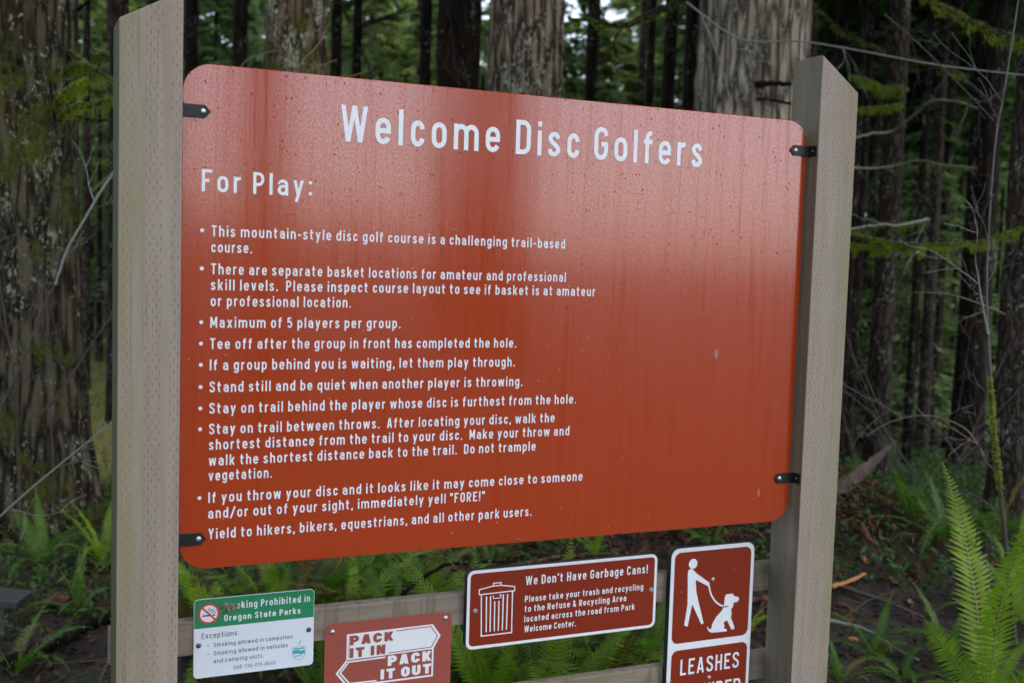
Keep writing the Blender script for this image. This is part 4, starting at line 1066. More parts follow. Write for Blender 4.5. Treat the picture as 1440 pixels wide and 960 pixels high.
# ------------------------------------------------------------------ branches that belong to the trunks
def pathpts(spec, n=6):
    """(px, py, depth) control points -> smooth 3D polyline"""
    P = [at(*q) for q in spec]
    out = []
    for i in range(len(P) - 1):
        p0, p1, p2, p3 = P[max(i - 1, 0)], P[i], P[i + 1], P[min(i + 2, len(P) - 1)]
        for k in range(n):
            t = k / n
            out.append(0.5 * (2 * p1 + (p2 - p0) * t + (2 * p0 - 5 * p1 + 4 * p2 - p3) * t * t + (3 * p1 - p0 - 3 * p2 + p3) * t ** 3))
    out.append(P[-1]); return out
def branch(owner, spec, r0, r1, m, moss=0.0, seed=1, sub=0, name='branch', hang=0.05):
    base = np.array(owner.location)
    pts = [p - base for p in pathpts(spec)]
    n = len(pts); g_ = np.random.default_rng(seed)
    mb = MB()
    rad = [r0 + (r1 - r0) * i / (n - 1) for i in range(n)]
    wob = [p + g_.normal(0, 0.25, 3) * rad[i] for i, p in enumerate(pts)]
    mb.tube(wob, rad, 7)
    for _ in range(sub):
        i = int(g_.integers(1, n - 1))
        d = wob[i + 1] - wob[i]; d /= np.linalg.norm(d)
        sdv = np.cross(d, g_.normal(0, 1, 3)); sdv /= np.linalg.norm(sdv)
        twiggy(mb, wob[i], d * .7 + sdv * .8, g_.uniform(.15, .5), rad[i] * .45, g_, 1, 6, .3, .03, 3, 3)
    o = mb.build(name, m, owner, smooth=True, fix=False)
    if moss > 0:
        k = int(9000 * moss)
        ii = g_.uniform(0, n - 1.01, k); i0 = ii.astype(int); f = (ii - i0)[:, None]
        W = np.array(wob); c = W[i0] * (1 - f) + W[i0 + 1] * f
        rr = np.array(rad)[i0][:, None]
        off = unit(g_.normal(0, 1, (k, 3))) * (rr * g_.uniform(0.85, 1.35, (k, 1)))
        clump = vnoise(ii * 0.9 + seed, ii * 0 + 2.2, ii * 0 + 1.1)[:, None]
        hangv = np.zeros((k, 3)); hangv[:, 2] = -hang * g_.random(k) ** 2 * (clump[:, 0] ** 2) * 2.6
        c = c + off + hangv
        A = g_.normal(0, 1, (k, 3)); A[:, 2] -= 0.9; A = unit(A) * g_.uniform(.003, .010, (k, 1))
        B = unit(np.cross(A, g_.normal(0, 1, (k, 3)))) * .0024
        link('moss', quads_mesh('moss', c, A, B), M['moss'], o)
    return o
# big dark limb crossing the top of the picture, from the broad pale trunk to the left
branch(TP, ((985, -25, 8.0), (945, 8, 7.8), (905, 26, 7.6), (880, 36, 7.5), (845, 32, 7.4), (800, 26, 7.3)), .034, .010, M['bark_dark'], .25, 3, 3)
branch(TP, ((878, 36, 7.5), (868, 48, 7.45), (858, 70, 7.4), (845, 92, 7.35)), .010, .004, M['bark_dark'], 0, 4, 1)
# mossy stubs on the massive left trunk
branch(TA, ((78, 150, 6.0), (95, 128, 5.9), (112, 118, 5.8), (123, 114, 5.75)), .020, .012, M['bark_big'], .45, 5)
branch(TA, ((84, 166, 6.0), (105, 151, 5.8), (130, 148, 5.7), (165, 138, 5.6)), .018, .012, M['bark_big'], .3, 6, 1)
branch(TA, ((98, 72, 6.1), (120, 88, 5.9), (145, 104, 5.8), (165, 116, 5.7)), .014, .008, M['bark_big'], .12, 7, 1)
branch(TA, ((100, 18, 6.2), (118, 8, 6.1), (140, -12, 6.0)), .010, .006, M['bark_dark'], 0, 8, 1)
branch(TA, ((92, 98, 6.1), (112, 92, 5.9), (122, 88, 5.9)), .016, .010, M['bark_big'], .25, 9)
branch(TA, ((104, 163, 6.1), (130, 168, 6.0), (160, 170, 5.9)), .009, .006, M['bark_dark'], 0, 10, 1)
# mossy branches around the slender trunk on the right
branch(TR_, ((1266, 128, 8.4), (1240, 126, 8.2), (1222, 116, 8.0), (1196, 110, 7.9)), .034, .016, M['bark_thin'], 1.0, 11, 0, hang=.03)
branch(TR_, ((1268, 148, 8.4), (1248, 151, 8.2), (1225, 152, 8.1), (1195, 153, 8.0)), .018, .008, M['bark_thin'], .6, 12, 0, hang=.03)
branch(TR_, ((1190, 197, 8.2), (1225, 188, 8.3), (1255, 184, 8.4), (1290, 158, 8.2), (1310, 142, 8.0), (1345, 143, 7.9), (1375, 152, 7.8)), .010, .006, M['twig_pale'], 0.04, 13, 5)
branch(TR_, ((1190, 235, 8.2), (1240, 236, 8.3), (1290, 226, 8.2), (1330, 232, 8.0), (1375, 236, 7.9)), .008, .004, M['twig_pale'], 0.04, 14, 4)
# long mossy bough of the far right tree
branch(TU, ((1436, 322, 7.0), (1405, 332, 6.9), (1360, 342, 6.8), (1300, 345, 6.7), (1240, 338, 6.7), (1192, 326, 6.7)), .013, .008, M['bark_thin'], 1.0, 15, 2, hang=.04)
branch(TU, ((1300, 346, 6.7), (1255, 346, 6.7), (1215, 347, 6.75), (1190, 340, 6.8)), .012, .006, M['bark_thin'], .7, 16, 1, hang=.04)
branch(TU, ((1305, 308, 7.0), (1270, 316, 6.9), (1235, 316, 6.9), (1195, 322, 6.9)), .010, .007, M['twig_pale'], .08, 17, 2)
branch(TU, ((1445, 62, 6.6), (1400, 46, 6.5), (1365, 30, 6.4), (1330, 10, 6.4), (1290, -8, 6.3)), .022, .014, M['bark_thin'], .35, 18, 4)
branch(TT, ((1360, 110, 10.0), (1330, 96, 9.6), (1240, 70, 9.0), (1180, 40, 8.8), (1130, -10, 8.6)), .016, .008, M['bark_thin'], .2, 19, 4)
branch(TP, ((1060, 118, 7.75), (1090, 117, 7.6), (1112, 119, 7.5)), .022, .014, M['bark_dark'], 0, 20)
branch(TP, ((1060, 139, 7.75), (1085, 141, 7.6), (1112, 146, 7.5)), .012, .009, M['bark_dark'], 0, 21)
branch(TG, ((478, -5, 10.2), (486, 20, 10.0), (500, 35, 9.9), (540, 25, 9.8), (575, 10, 9.7)), .016, .006, M['bark_dark'], 0, 22, 4)
branch(TH_, ((498, 40, 11.8), (530, 32, 11.5), (560, 20, 11.2), (590, 14, 11)), .014, .006, M['bark_dark'], 0, 23, 5)
branch(TH_, ((496, 60, 11.8), (515, 85, 11.6), (523, 110, 11.5), (530, 140, 11.4)), .012, .008, M['bark_dark'], 0, 24, 3)

# ------------------------------------------------------------------ bare shrubs, saplings and loose twigs
def stem_thing(name, spec, r0, r1, m, label, cat='shrub', sub=0, seed=1, moss=None, group=None, sublen=(.15, .5)):
    P = pathpts(spec)
    base = np.array(P[0])
    t = empty(name, base, label, cat, group)
    g_ = np.random.default_rng(seed)
    mb = MB(); n = len(P)
    pts = [p - base for p in P]
    rad = [r0 + (r1 - r0) * i / (n - 1) for i in range(n)]
    mb.tube(pts, rad, 6)
    st = mb.build('stem', m, t, smooth=True, fix=False)
    if sub:
        mb = MB()
        for _ in range(sub):
            i = int(g_.integers(2, n - 1)); d = pts[i] - pts[i - 1]; d = d / np.linalg.norm(d)
            sdv = np.cross(d, g_.normal(0, 1, 3)); sdv /= np.linalg.norm(sdv)
            twiggy(mb, pts[i], d * .8 + sdv * .8, g_.uniform(*sublen), max(.0022, rad[i] * .5), g_, 1, 7, .28, .0, 4, 3)
        mb.build('twigs', m, t, fix=False)
    if moss:
        a, b, k = moss
        i0 = g_.uniform(a * (n - 1), b * (n - 1) - .01, k); ii = i0.astype(int); f = (i0 - ii)[:, None]
        W = np.array(pts); c = W[ii] * (1 - f) + W[ii + 1] * f
        c = c + unit(g_.normal(0, 1, (k, 3))) * np.array(rad)[ii][:, None] * g_.uniform(.9, 1.9, (k, 1))
        A = g_.normal(0, 1, (k, 3)); A[:, 2] -= .8; A = unit(A) * g_.uniform(.004, .011, (k, 1)); B = unit(np.cross(A, g_.normal(0, 1, (k, 3)))) * .0032
        link('moss', quads_mesh('moss', c, A, B), M['moss'], st)
    return t
stem_thing('bare_sapling', ((1428, 905, 4.55), (1421, 840, 4.55), (1412, 740, 4.55), (1402, 650, 4.55), (1394, 560, 4.5), (1388, 470, 4.5)), .011, .007, M['twig'], 'dark bare sapling with green moss sleeve in front of the tall fern', 'sapling', 5, 31, (.50, .86, 900))
stem_thing('bare_sapling', ((1404, 655, 4.6), (1396, 560, 4.65), (1388, 420, 4.7), (1392, 300, 4.7), (1401, 190, 4.7), (1412, 130, 4.7), (1432, 0, 4.7), (1438, -60, 4.7)), .005, .003, M['twig_grey'], 'tall pale whip of a sapling rising along the right edge', 'sapling', 9, 32)
stem_thing('bare_sapling', ((1390, 470, 4.5), (1380, 420, 4.5), (1375, 385, 4.5), (1371, 365, 4.5)), .005, .002, M['twig_pale'], 'short pale twig leaning beside the tall pale whip', 'sapling', 2, 33)
stem_thing('bare_twig', ((1384, 640, 4.8), (1360, 605, 4.8), (1325, 588, 4.8), (1290, 584, 4.8), (1250, 594, 4.8), (1218, 613, 4.8)), .0038, .0014, M['twig_brown'], 'thin tan twig arching left from the mossed sapling', 'twig', 2, 34)
stem_thing('bare_twig', ((1414, 442, 5.0), (1370, 424, 5.0), (1330, 413, 5.0), (1288, 411, 5.0)), .004, .0015, M['twig_brown'], 'tan twig running level left of the tall pale whip', 'twig', 1, 35)
stem_thing('bare_twig', ((965, 3, 7.2), (1040, 55, 7.0), (1120, 58, 6.8), (1200, 70, 6.6), (1320, 92, 6.4), (1450, 107, 6.3)), .006, .0045, M['twig_pale'], 'long pale dead stem crossing above the right post', 'twig', 5, 36)
stem_thing('bare_twig', ((1243, 20, 5.6), (1300, 70, 5.6), (1350, 120, 5.5), (1398, 170, 5.4)), .004, .003, M['twig'], 'straight dark twig slanting down towards the tall pale whip', 'twig', 5, 37)
stem_thing('bare_twig', ((985, 20, 7.3), (1000, 55, 7.3), (1018, 105, 7.3), (1028, 150, 7.3)), .006, .004, M['twig_pale'], 'pale crooked stem hanging in front of the broad pale trunk', 'twig', 4, 38)
stem_thing('bare_twig', ((78, 400, 4.9), (95, 350, 4.9), (118, 310, 4.9), (140, 272, 4.9), (160, 243, 4.9)), .005, .007, M['twig_pale'], 'pale stick leaning from the massive trunk to the left post', 'twig', 4, 39)
stem_thing('bare_twig', ((-10, 735, 4.7), (40, 690, 4.7), (100, 640, 4.7), (165, 587, 4.7)), .005, .003, M['twig_pale'], 'pale straight stick crossing the foot of the massive trunk', 'twig', 4, 40)
stem_thing('bare_twig', ((-10, 600, 4.9), (10, 555, 4.9), (35, 500, 4.9), (62, 430, 4.9), (85, 385, 4.9)), .006, .004, M['twig'], 'dark crooked shrub stem before the massive trunk', 'twig', 7, 41)
stem_thing('bare_twig', ((50, 590, 5.2), (85, 550, 5.2), (125, 490, 5.2), (160, 440, 5.2)), .006, .004, M['twig'], 'dark stick slanting up to the left post', 'twig', 6, 42)
stem_thing('bare_shrub', ((30, 760, 5.4), (25, 640, 5.4), (18, 520, 5.3), (0, 400, 5.2), (-5, 300, 5.2)), .006, .004, M['twig'], 'bare thorny shrub stem at the left picture edge', 'shrub', 10, 43)
stem_thing('bare_shrub', ((75, 720, 5.6), (72, 600, 5.5), (66, 480, 5.5), (80, 380, 5.4), (90, 330, 5.4)), .005, .003, M['twig'], 'bare shrub stem in front of the right half of the massive trunk', 'shrub', 9, 44)
stem_thing('bare_twig', ((400, 720, 6.6), (402, 420, 6.6), (412, 160, 6.6), (420, 96, 6.6), (445, 66, 6.6), (462, 38, 6.6)), .007, .004, M['twig_brown'], 'brown stick behind the sign before the mottled trunk', 'twig', 2, 45)
stem_thing('bare_twig', ((390, 730, 6.2), (400, 400, 6.2), (415, 150, 6.2), (430, 104, 6.2), (455, 92, 6.2), (474, 84, 6.2)), .004, .003, M['twig_brown'], 'short tan twig just above the sign before the mottled trunk', 'twig', 0, 46)
stem_thing('bare_twig', ((440, 730, 6.4), (450, 400, 6.4), (468, 150, 6.4), (485, 112, 6.4), (500, 106, 6.4), (515, 101, 6.4)), .004, .003, M['twig_brown'], 'short tan twig above the first letters of Welcome', 'twig', 0, 47)
stem_thing('bare_twig', ((310, 730, 6.4), (314, 400, 6.4), (326, 140, 6.4), (338, 96, 6.4), (360, 78, 6.4), (395, 71, 6.4)), .004, .003, M['twig_brown'], 'curved tan twig between the left post and the mottled trunk', 'twig', 1, 48)
# thickets of fine dead branches in the shade
def thicket(px, py, d, n, spread, label, seed, m='twig'):
    p = at(px, py, d); g_ = np.random.default_rng(seed)
    z0 = float(gz(p[0], p[1]))
    t = empty('bare_shrub', (p[0], p[1], z0), label, 'shrub')
    mb = MB()
    for _ in range(n):
        a = g_.uniform(0, 6.28)
        twiggy(mb, (0, 0, 0), (math.cos(a) * g_.uniform(.2, .9), math.sin(a) * g_.uniform(.2, .9), 1), spread * g_.uniform(.5, 1.1), .006, g_, 2, 8, .25, .02, 4, 3)
    mb.build('stems', M[m], t, fix=False)
thicket(1330, 700, 9.5, 3, 3.2, 'tangle of dead stems in the shade behind the tall fern', 51)
thicket(1280, 700, 8.2, 3, 1.2, 'low dead brush right of the splintered log', 52)
thicket(1405, 650, 8.8, 3, 3.0, 'dead brush near the far right trunk', 53)
thicket(1210, 650, 10.2, 3, 3.2, 'dead brush between the right post and the slender trunk', 54)
thicket(135, 600, 13.0, 4, 2.6, 'dead brush in the gap left of the left post', 55)
thicket(545, 500, 11.5, 6, 4.2, 'dead twiggy shrub in front of the light gap behind Welcome', 56)
thicket(860, 500, 11.0, 6, 4.2, 'dead twiggy shrub behind the word Disc', 57)
thicket(300, 500, 9.6, 5, 4.0, 'dead twiggy shrub behind the upper left corner of the red sign', 58)
thicket(1345, 300, 7.4, 3, 3.0, 'thin twiggy shrub behind the tall pale whip', 59, 'twig_grey')

# ------------------------------------------------------------------ ferns
def frond_mesh(name, ln, width, arch, npin, seed, mats, lift=1.25):
    """one sword-fern frond rising from the origin and arching towards +x"""
    g_ = np.random.default_rng(seed)
    mb = MB(); N = 40
    pts = []; p = np.array([0.0, 0, 0]); a = lift
    for i in range(N + 1):
        pts.append(p.copy())
        a -= arch / N * (0.35 + 1.3 * i / N)
        p = p + np.array([math.cos(a), 0.0, math.sin(a)]) * ln / N
    pts = np.array(pts); T = np.gradient(pts, axis=0); T = unit(T)
    tw = g_.uniform(-.2, .2)
    mb.tube(list(pts[::2]), list(np.linspace(.0032, .0008, N // 2 + 1)), 4, cap=False)
    nst = len(mb.f)
    for k in range(npin):
        t = 0.10 + 0.89 * k / (npin - 1)
        f = t * N; i = min(int(f), N - 1)
        c = pts[i] * (1 - (f - i)) + pts[i + 1] * (f - i)
        tt = T[i]; side = np.array([0, 1.0, 0]); up = np.cross(tt, side); up /= np.linalg.norm(up)
        if up[2] < 0 and abs(up[2]) > .05 and i < N * .4: up = -up
        l0 = width * min(1, (t - .02) / .16) * (1 - max(0, (t - .45) / .56) ** 1.5) + .004
        for sgn in (-1, 1):
            l_ = l0 * g_.uniform(.88, 1.08)
            d = side * sgn * math.cos(.28 + .35 * t) + tt * math.sin(.28 + .35 * t) + up * (.10 * math.sin(k * .7) + .10 + g_.normal(0, .13))
            d /= np.linalg.norm(d)
            nn = np.cross(d, tt * sgn); nn /= np.linalg.norm(nn)
            wv = np.cross(nn, d); w = min(l_ * .11 + .0015, ln * .0086)
            b0 = c; tip = c + d * l_ - up * l_ * .10
            m1 = c + d * l_ * .35
            mb.add([b0 - wv * w * .5, m1 + wv * w - nn * w * .25, tip, m1 - wv * w - nn * w * .25, b0 + wv * w * .5, c + d * l_ * .5],
                   [(0, 4, 5), (4, 1, 5), (1, 2, 5), (2, 3, 5), (3, 0, 5)])
    me = mb.mesh(name)
    me.materials.append(mats[0]); me.materials.append(mats[1])
    me.polygons.foreach_set('material_index', [1] * nst + [0] * (len(mb.f) - nst))
    return me
FR = {}
for key, mt in (('fern', M['fern']), ('bright', M['fern_bright']), ('old', M['fern_old'])):
    FR[key] = [frond_mesh('frond', 1.0, .090, 0.62, 48, 61, (mt, M['fern_stem'])), frond_mesh('frond', 1.0, .100, 1.6, 46, 62, (mt, M['fern_stem']), 1.15),
               frond_mesh('frond', 1.0, .098, 2.3, 44, 63, (mt, M['fern_stem']), 1.05), frond_mesh('frond', 1.0, .100, 1.5, 46, 64, (mt, M['fern_stem']), .75)]
def fern(px, py, label, n=11, size=.7, key='fern', seed=0, p=None, old=.12, fronds=None):
    if p is None: p = ground_point(px, py)
    g_ = np.random.default_rng(seed + int(px) * 3 + int(py))
    t = empty('sword_fern', (p[0], p[1], float(gz(p[0], p[1])) - .01), label, 'fern')
    for k in range(n):
        kk = 'old' if g_.random() < old else key
        o = link('frond', FR[kk][int(g_.integers(0, 4))], None, t)
        s = size * g_.uniform(.65, 1.12)
        o.scale = (s, s, s); o.rotation_euler = (g_.normal(0, .12), g_.normal(0, .12), 6.283 * k / n + g_.normal(0, .25))
    for (yaw, var, s, lean, kk) in (fronds or []):
        o = link('frond', FR[kk][var], None, t); o.scale = (s, s, s)
        o.rotation_euler = (Matrix.Rotation(lean, 4, Vector((.411, .909, 0)).normalized()) @ Matrix.Rotation(yaw, 4, 'Z')).to_euler()
    return t
def at_ground(px, d):
    q = at(px, 800, d); return np.array([q[0], q[1], 0])
# the tall bright fern at the right
fern(1388, 1031, 'tall bright green sword fern in the lower right corner', n=3, size=.4, key='bright', p=at_ground(1401, 4.25), old=0,
     fronds=[(-1.9, 0, 1.10, -.17, 'bright'), (1.2, 0, 1.02, .01, 'bright'), (-2.1, 0, .74, -.66, 'bright'), (1.0, 3, .80, .5, 'fern'), (-1.8, 1, .85, .42, 'bright')])
for a in (
    (1440, 880, 'sword fern cut by the right picture edge beside the mossed sapling', 9, .6, 'bright'),
    (1330, 770, 'fern in the shade behind the tall bright fern', 11, .62, 'fern'),
    (1280, 735, 'small fern between the debris mound and the tall bright fern', 8, .42, 'fern'),
    (1400, 760, 'dim fern behind the bare sapling on the right', 10, .6, 'fern'),
    (1230, 930, 'low fern at the foot of the right post, on the right', 8, .36, 'fern'),
    (1330, 925, 'small fern low in front of the debris mound', 7, .33, 'fern'),
    (275, 900, 'fern with yellowing fronds between the left post and the smoking notice', 11, .58, 'fern'),
    (350, 868, 'fern above the green smoking notice', 11, .60, 'fern'),
    (440, 875, 'broad fern above the gap between the smoking and litter notices', 12, .66, 'fern'),
    (530, 862, 'fern under the lower edge of the red sign, above the litter notice', 11, .62, 'fern'),
    (600, 848, 'fern with a drooping tan frond left of the garbage notice', 11, .6, 'fern'),
    (690, 800, 'small fern between the red sign and the garbage notice', 8, .4, 'fern'),
    (835, 790, 'little fern on the bank above the garbage notice', 7, .34, 'bright'),
    (720, 985, 'lush fern under the left half of the garbage notice', 13, .72, 'fern'),
    (660, 1000, 'fern between the litter notice and the garbage notice', 12, .62, 'fern'),
    (800, 960, 'fern under the middle of the garbage notice', 12, .60, 'fern'),
    (880, 935, 'fern under the right end of the garbage notice', 11, .55, 'fern'),
    (450, 990, 'fern behind the litter notice, below the upper rail', 10, .5, 'fern'),
    (148, 800, 'bright fern tucked against the left post', 10, .44, 'bright'),
    (60, 800, 'low fern on the bank below the massive trunk', 8, .40, 'fern'),
    (110, 870, 'low fern on the litter left of the left post', 7, .34, 'fern'),
    (20, 950, 'fern in the lower left corner', 9, .38, 'fern'),
    (1045, 900, 'little fern seen between the leash sign and the right post', 6, .30, 'bright'),
    (1000, 770, 'low fern on the bank above the leash sign', 8, .34, 'fern'),
    (310, 930, 'fern directly behind the smoking notice, fronds showing over its top edge', 13, .70, 'bright'),
    (395, 905, 'bright fern standing above the right half of the smoking notice', 12, .62, 'bright'),
    (490, 915, 'bright fern behind the upper rail, above the left end of the litter notice', 13, .70, 'bright'),
    (565, 930, 'bright fern behind the upper rail, above the right end of the litter notice', 12, .66, 'fern'),
    (625, 900, 'bright fern hanging over the upper rail just left of the garbage notice', 11, .55, 'bright'),
    (690, 1040, 'tall bright fern filling the gap below the left end of the garbage notice', 14, .78, 'bright'),
    (760, 1040, 'bright fern below the garbage can drawing, behind the lower rail', 13, .74, 'bright'),
    (850, 1000, 'fern between the garbage notice and the lower rail, near the leash sign', 12, .66, 'bright'),
    (915, 960, 'fern touching the left edge of the leash sign', 10, .5, 'fern'),
    (1180, 960, 'fern at the bottom edge, beside the foot of the right post', 7, .26, 'fern'),
    (1270, 960, 'spreading low fern at the bottom edge right of the right post', 8, .30, 'fern')):
    fern(a[0], a[1], a[2], a[3], a[4], a[5], seed=3, old=.30 if a[0] in (275, 600) else .13)

# ------------------------------------------------------------------ ground cover and debris (uncountable)
def scatter(n, x0, x1, y0, y1, seed):
    g_ = np.random.default_rng(seed)
    x = g_.uniform(x0, x1, n); y = g_.uniform(y0, y1, n)
    d = (x - CAM[0]) * FWD[0] + (y - CAM[1]) * FWD[1]
    px = 720 + FPX * ((x - CAM[0]) * RIGHT[0] + (y - CAM[1]) * RIGHT[1]) / np.maximum(d, .1)
    k = (px > -60) & (px < 1500) & (d > 2.6)
    return x[k], y[k], g_
def leaf_cover(name, n, box, size, m, seed, tilt=.5, lift=.02, patch=None, aspect=.45):
    x, y, g_ = scatter(n, *box, seed)
    if patch:
        f = fbm(x * patch[0] + seed, y * patch[0] + seed, x * 0 + 1.7, 3); k = f > patch[1]; x, y = x[k], y[k]
    k = len(x)
    c = np.stack([x, y, gz(x, y) + lift * g_.random(k) ** 1.5], 1)
    A = g_.normal(0, 1, (k, 3)); A[:, 2] *= tilt; A = unit(A) * (size * g_.uniform(.4, 1.1, k))[:, None]
    B = np.cross(A, np.array([0, 0, 1.0]) + g_.normal(0, tilt * .6, (k, 3))); B = unit(B) * (np.linalg.norm(A, axis=1) * aspect)[:, None]
    tag(link(name, quads_mesh(name, c, A, B), m), {'leaf_litter': 'brown dead leaves and bark bits strewn over the forest floor', 'needle_litter': 'russet fallen needles and twiglets on the forest floor', 'ground_herbs': 'low green herbs and seedlings covering the forest floor'}[name], 'ground cover', kind='stuff')
NB = (-3.5, 9.5, .35, 10)
leaf_cover('leaf_litter', 80000, NB, .026, M['litter'], 71, .45, .03)
leaf_cover('needle_litter', 90000, NB, .022, M['litter_red'], 72, .4, .03, (1.1, .46), .16)
leaf_cover('ground_herbs', 150000, NB, .027, M['herb'], 73, .75, .15, (.9, .40), .38)
x, y, g_ = scatter(2200, *NB, 75)
mb = MB()
for xx, yy in zip(x, y):
    a = g_.uniform(0, 6.28); ln = g_.uniform(.08, .5); r = g_.uniform(.0015, .006)
    p0 = np.array([xx, yy, float(gz(xx, yy)) + .012]); p1 = p0 + np.array([math.cos(a), math.sin(a), 0]) * ln; p1[2] = float(gz(p1[0], p1[1])) + g_.uniform(.005, .07)
    mid = (p0 + p1) / 2 + g_.normal(0, .012, 3)
    mb.tube([p0, mid, p1], [r, r * .8, r * .5], 4, cap=False)
tag(mb.build('twig_litter', M['twig'], None, fix=False), 'fallen dark twigs scattered over the forest floor', 'twigs', kind='stuff')

x, y, g_ = scatter(34000, 0.5, 5.6, 1.0, 5.0, 79)
keep = g_.random(len(x)) < np.clip((gz(x, y) - .0) * 3.0, 0.05, 1)
x, y = x[keep], y[keep]; k_ = len(x)
A = g_.normal(0, 1, (k_, 3)); A[:, 2] *= .5; A = unit(A) * g_.uniform(.012, .055, (k_, 1)); B = unit(np.cross(A, np.array([0, 0, 1.]) + g_.normal(0, .4, (k_, 3)))) * g_.uniform(.004, .014, (k_, 1))
tag(link('bark_debris', quads_mesh('bark_debris', np.stack([x, y, gz(x, y) + .02 + .04 * g_.random(k_)], 1), A, B), leaf_mat('rotten_bark_flakes', (.020, .009, .006), (.19, .068, .033), .05, .8, 7, (1, .8, .6))), 'red-brown rotten bark flakes covering the bank behind the sign', 'debris', kind='stuff')

# far pale meadow seen through the gap at the left
def meadow():
    x, y, g_ = scatter(90000, -3.5, 3.0, 4.6, 22, 77)
    px = 720 + FPX * ((x - CAM[0]) * RIGHT[0] + (y - CAM[1]) * RIGHT[1]) / ((x - CAM[0]) * FWD[0] + (y - CAM[1]) * FWD[1])
    k = (px < 190) & (y + 0.6 * vnoise(x * 2, y * 2, x * 0) > 5.0); x, y = x[k], y[k]; n = len(x)
    c = np.stack([x, y, gz(x, y) + .09], 1)
    A = g_.normal(0, .35, (n, 3)); A[:, 2] = 1; A = unit(A) * g_.uniform(.05, .16, (n, 1)); B = unit(np.cross(A, g_.normal(0, 1, (n, 3)))) * .012
    m = leaf_mat('pale_dry_grass', (0.20, 0.22, 0.07), (0.42, 0.36, 0.16), .3, .7, .5, (1.2, 1.2, .7))
    tag(link('dry_grass', quads_mesh('dry_grass', c, A, B), m), 'pale yellow-green grass glimpsed between the massive trunk and the left post', 'grass', kind='stuff')
meadow()

# ------------------------------------------------------------------ logs, splinters, fallen branches
def log_thing(spec, r0, r1, m, label, name='fallen_branch', cat='branch', seed=1, sides=9, rough=.18):
    P = pathpts(spec); g_ = np.random.default_rng(seed)
    base = np.array(P[0]); mb = MB(); n = len(P)
    rad = [r0 + (r1 - r0) * i / (n - 1) for i in range(n)]
    mb.tube([p - base + g_.normal(0, rough, 3) * rad[i] for i, p in enumerate(P)], [r * g_.uniform(.85, 1.15) for r in rad], sides)
    o = mb.build(name, m, None, smooth=True); o.location = [float(v) for v in base]
    return tag(o, label, cat)
def gp(px, py, up=.02):
    p = ground_point(px, py); return (px, py, float((p - CAM) @ FWD) - up)
log_thing((gp(1165, 872, .1), gp(1215, 884, .1), gp(1260, 912, .12), gp(1292, 928, .1)), .010, .006, M['twig_pale'], 'pale fallen stick on the debris mound right of the right post', seed=2)
log_thing((gp(1165, 818, .1), gp(1230, 840, .12), gp(1300, 868, .1)), .012, .007, M['twig'], 'dark fallen stick lying across the debris mound', seed=3)
log_thing((gp(1168, 824, .16), gp(1190, 818, .18), gp(1216, 806, .16)), .012, .008, M['chip'], 'broken orange stick on the debris mound beside the right post', seed=4)
log_thing((gp(10, 935, .1), gp(70, 905, .12), gp(120, 880, .1), gp(160, 866, .1)), .030, .022, M['bark_dark'], 'dark rotting branch on the ground left of the left post', seed=5)
log_thing((gp(60, 845, .1), gp(85, 842, .15), gp(97, 848, .1)), .022, .026, M['rotten'], 'chunk of red rotten wood on the ground at the left', 'rotten_chunk', 'wood', seed=6)
log_thing(((560, 842, 4.3), (590, 815, 4.35), (615, 800, 4.4), (640, 792, 4.4), (725, 788, 4.5)), .009, .006, M['bark_dark'], 'dark fallen branch arching behind the rail left of the garbage notice', seed=7)
log_thing((gp(700, 800, .1), gp(790, 782, .1), gp(860, 778, .1)), .010, .006, M['twig_brown'], 'tan stick on the bank just under the red sign', seed=8)
log_thing((gp(1010, 850, .1), gp(1040, 846, .12), gp(1085, 838, .1)), .018, .014, M['rotten'], 'red-brown rotten branch behind the rail right of the leash sign', seed=9)
log_thing((gp(1190, 700, .05), gp(1215, 735, .02), gp(1245, 765, .02), gp(1285, 815, .0)), .05, .022, M['rot_bark'], 'dark red rotten log sunk in the slope of the debris mound', 'rotten_log', 'log', seed=10, sides=14, rough=.45)
log_thing((gp(1212, 738, .15), gp(1222, 756, .35), gp(1232, 765, .15)), .014, .012, M['rotten'], 'short dark stub poking out of the debris mound', 'wood_stub', 'wood', seed=11)
# splintered log end
def splinter():
    p0 = at(1150, 715, 6.35); p1 = at(1253, 629, 6.3)
    ax = p1 - p0; ln = np.linalg.norm(ax); ax /= ln
    up = unit(np.cross(ax, FWD)); 
    if up[2] < 0: up = -up
    dp = np.cross(up, ax)
    mb = MB(); g_ = np.random.default_rng(3)
    N = 26; S = 12
    rows = []
    for i in range(N):
        t = i / (N - 1)
        hw = .066 * (1 - .74 * t) * (1 if t < .98 else .5)
        row = []
        for k in range(S):
            a = 2 * math.pi * k / S
            u = math.cos(a); w = math.sin(a)
            tt = t * (1 - .10 * (u < -.3) - .06 * (abs(u) < .3))
            q = ax * ln * tt + up * u * hw * (1 + .15 * g_.normal()) + dp * w * hw * .55 * (1 + .2 * g_.normal())
            row.append(q)
        rows.append(row)
    mb.add([q for r in rows for q in r], [(i * S + k, i * S + (k + 1) % S, (i + 1) * S + (k + 1) % S, (i + 1) * S + k) for i in range(N - 1) for k in range(S)] + [tuple(range(S)), tuple((N - 1) * S + k for k in range(S))])
    o = mb.build('splintered_log', plain('grey_brown_splinter', (0.115, 0.080, 0.062), 0.8, var=0.55, vscale=16, bmp=0.5), None); o.location = [float(v) for v in p0]
    tag(o, 'splintered grey log end jutting up behind the right post', 'log')
splinter()
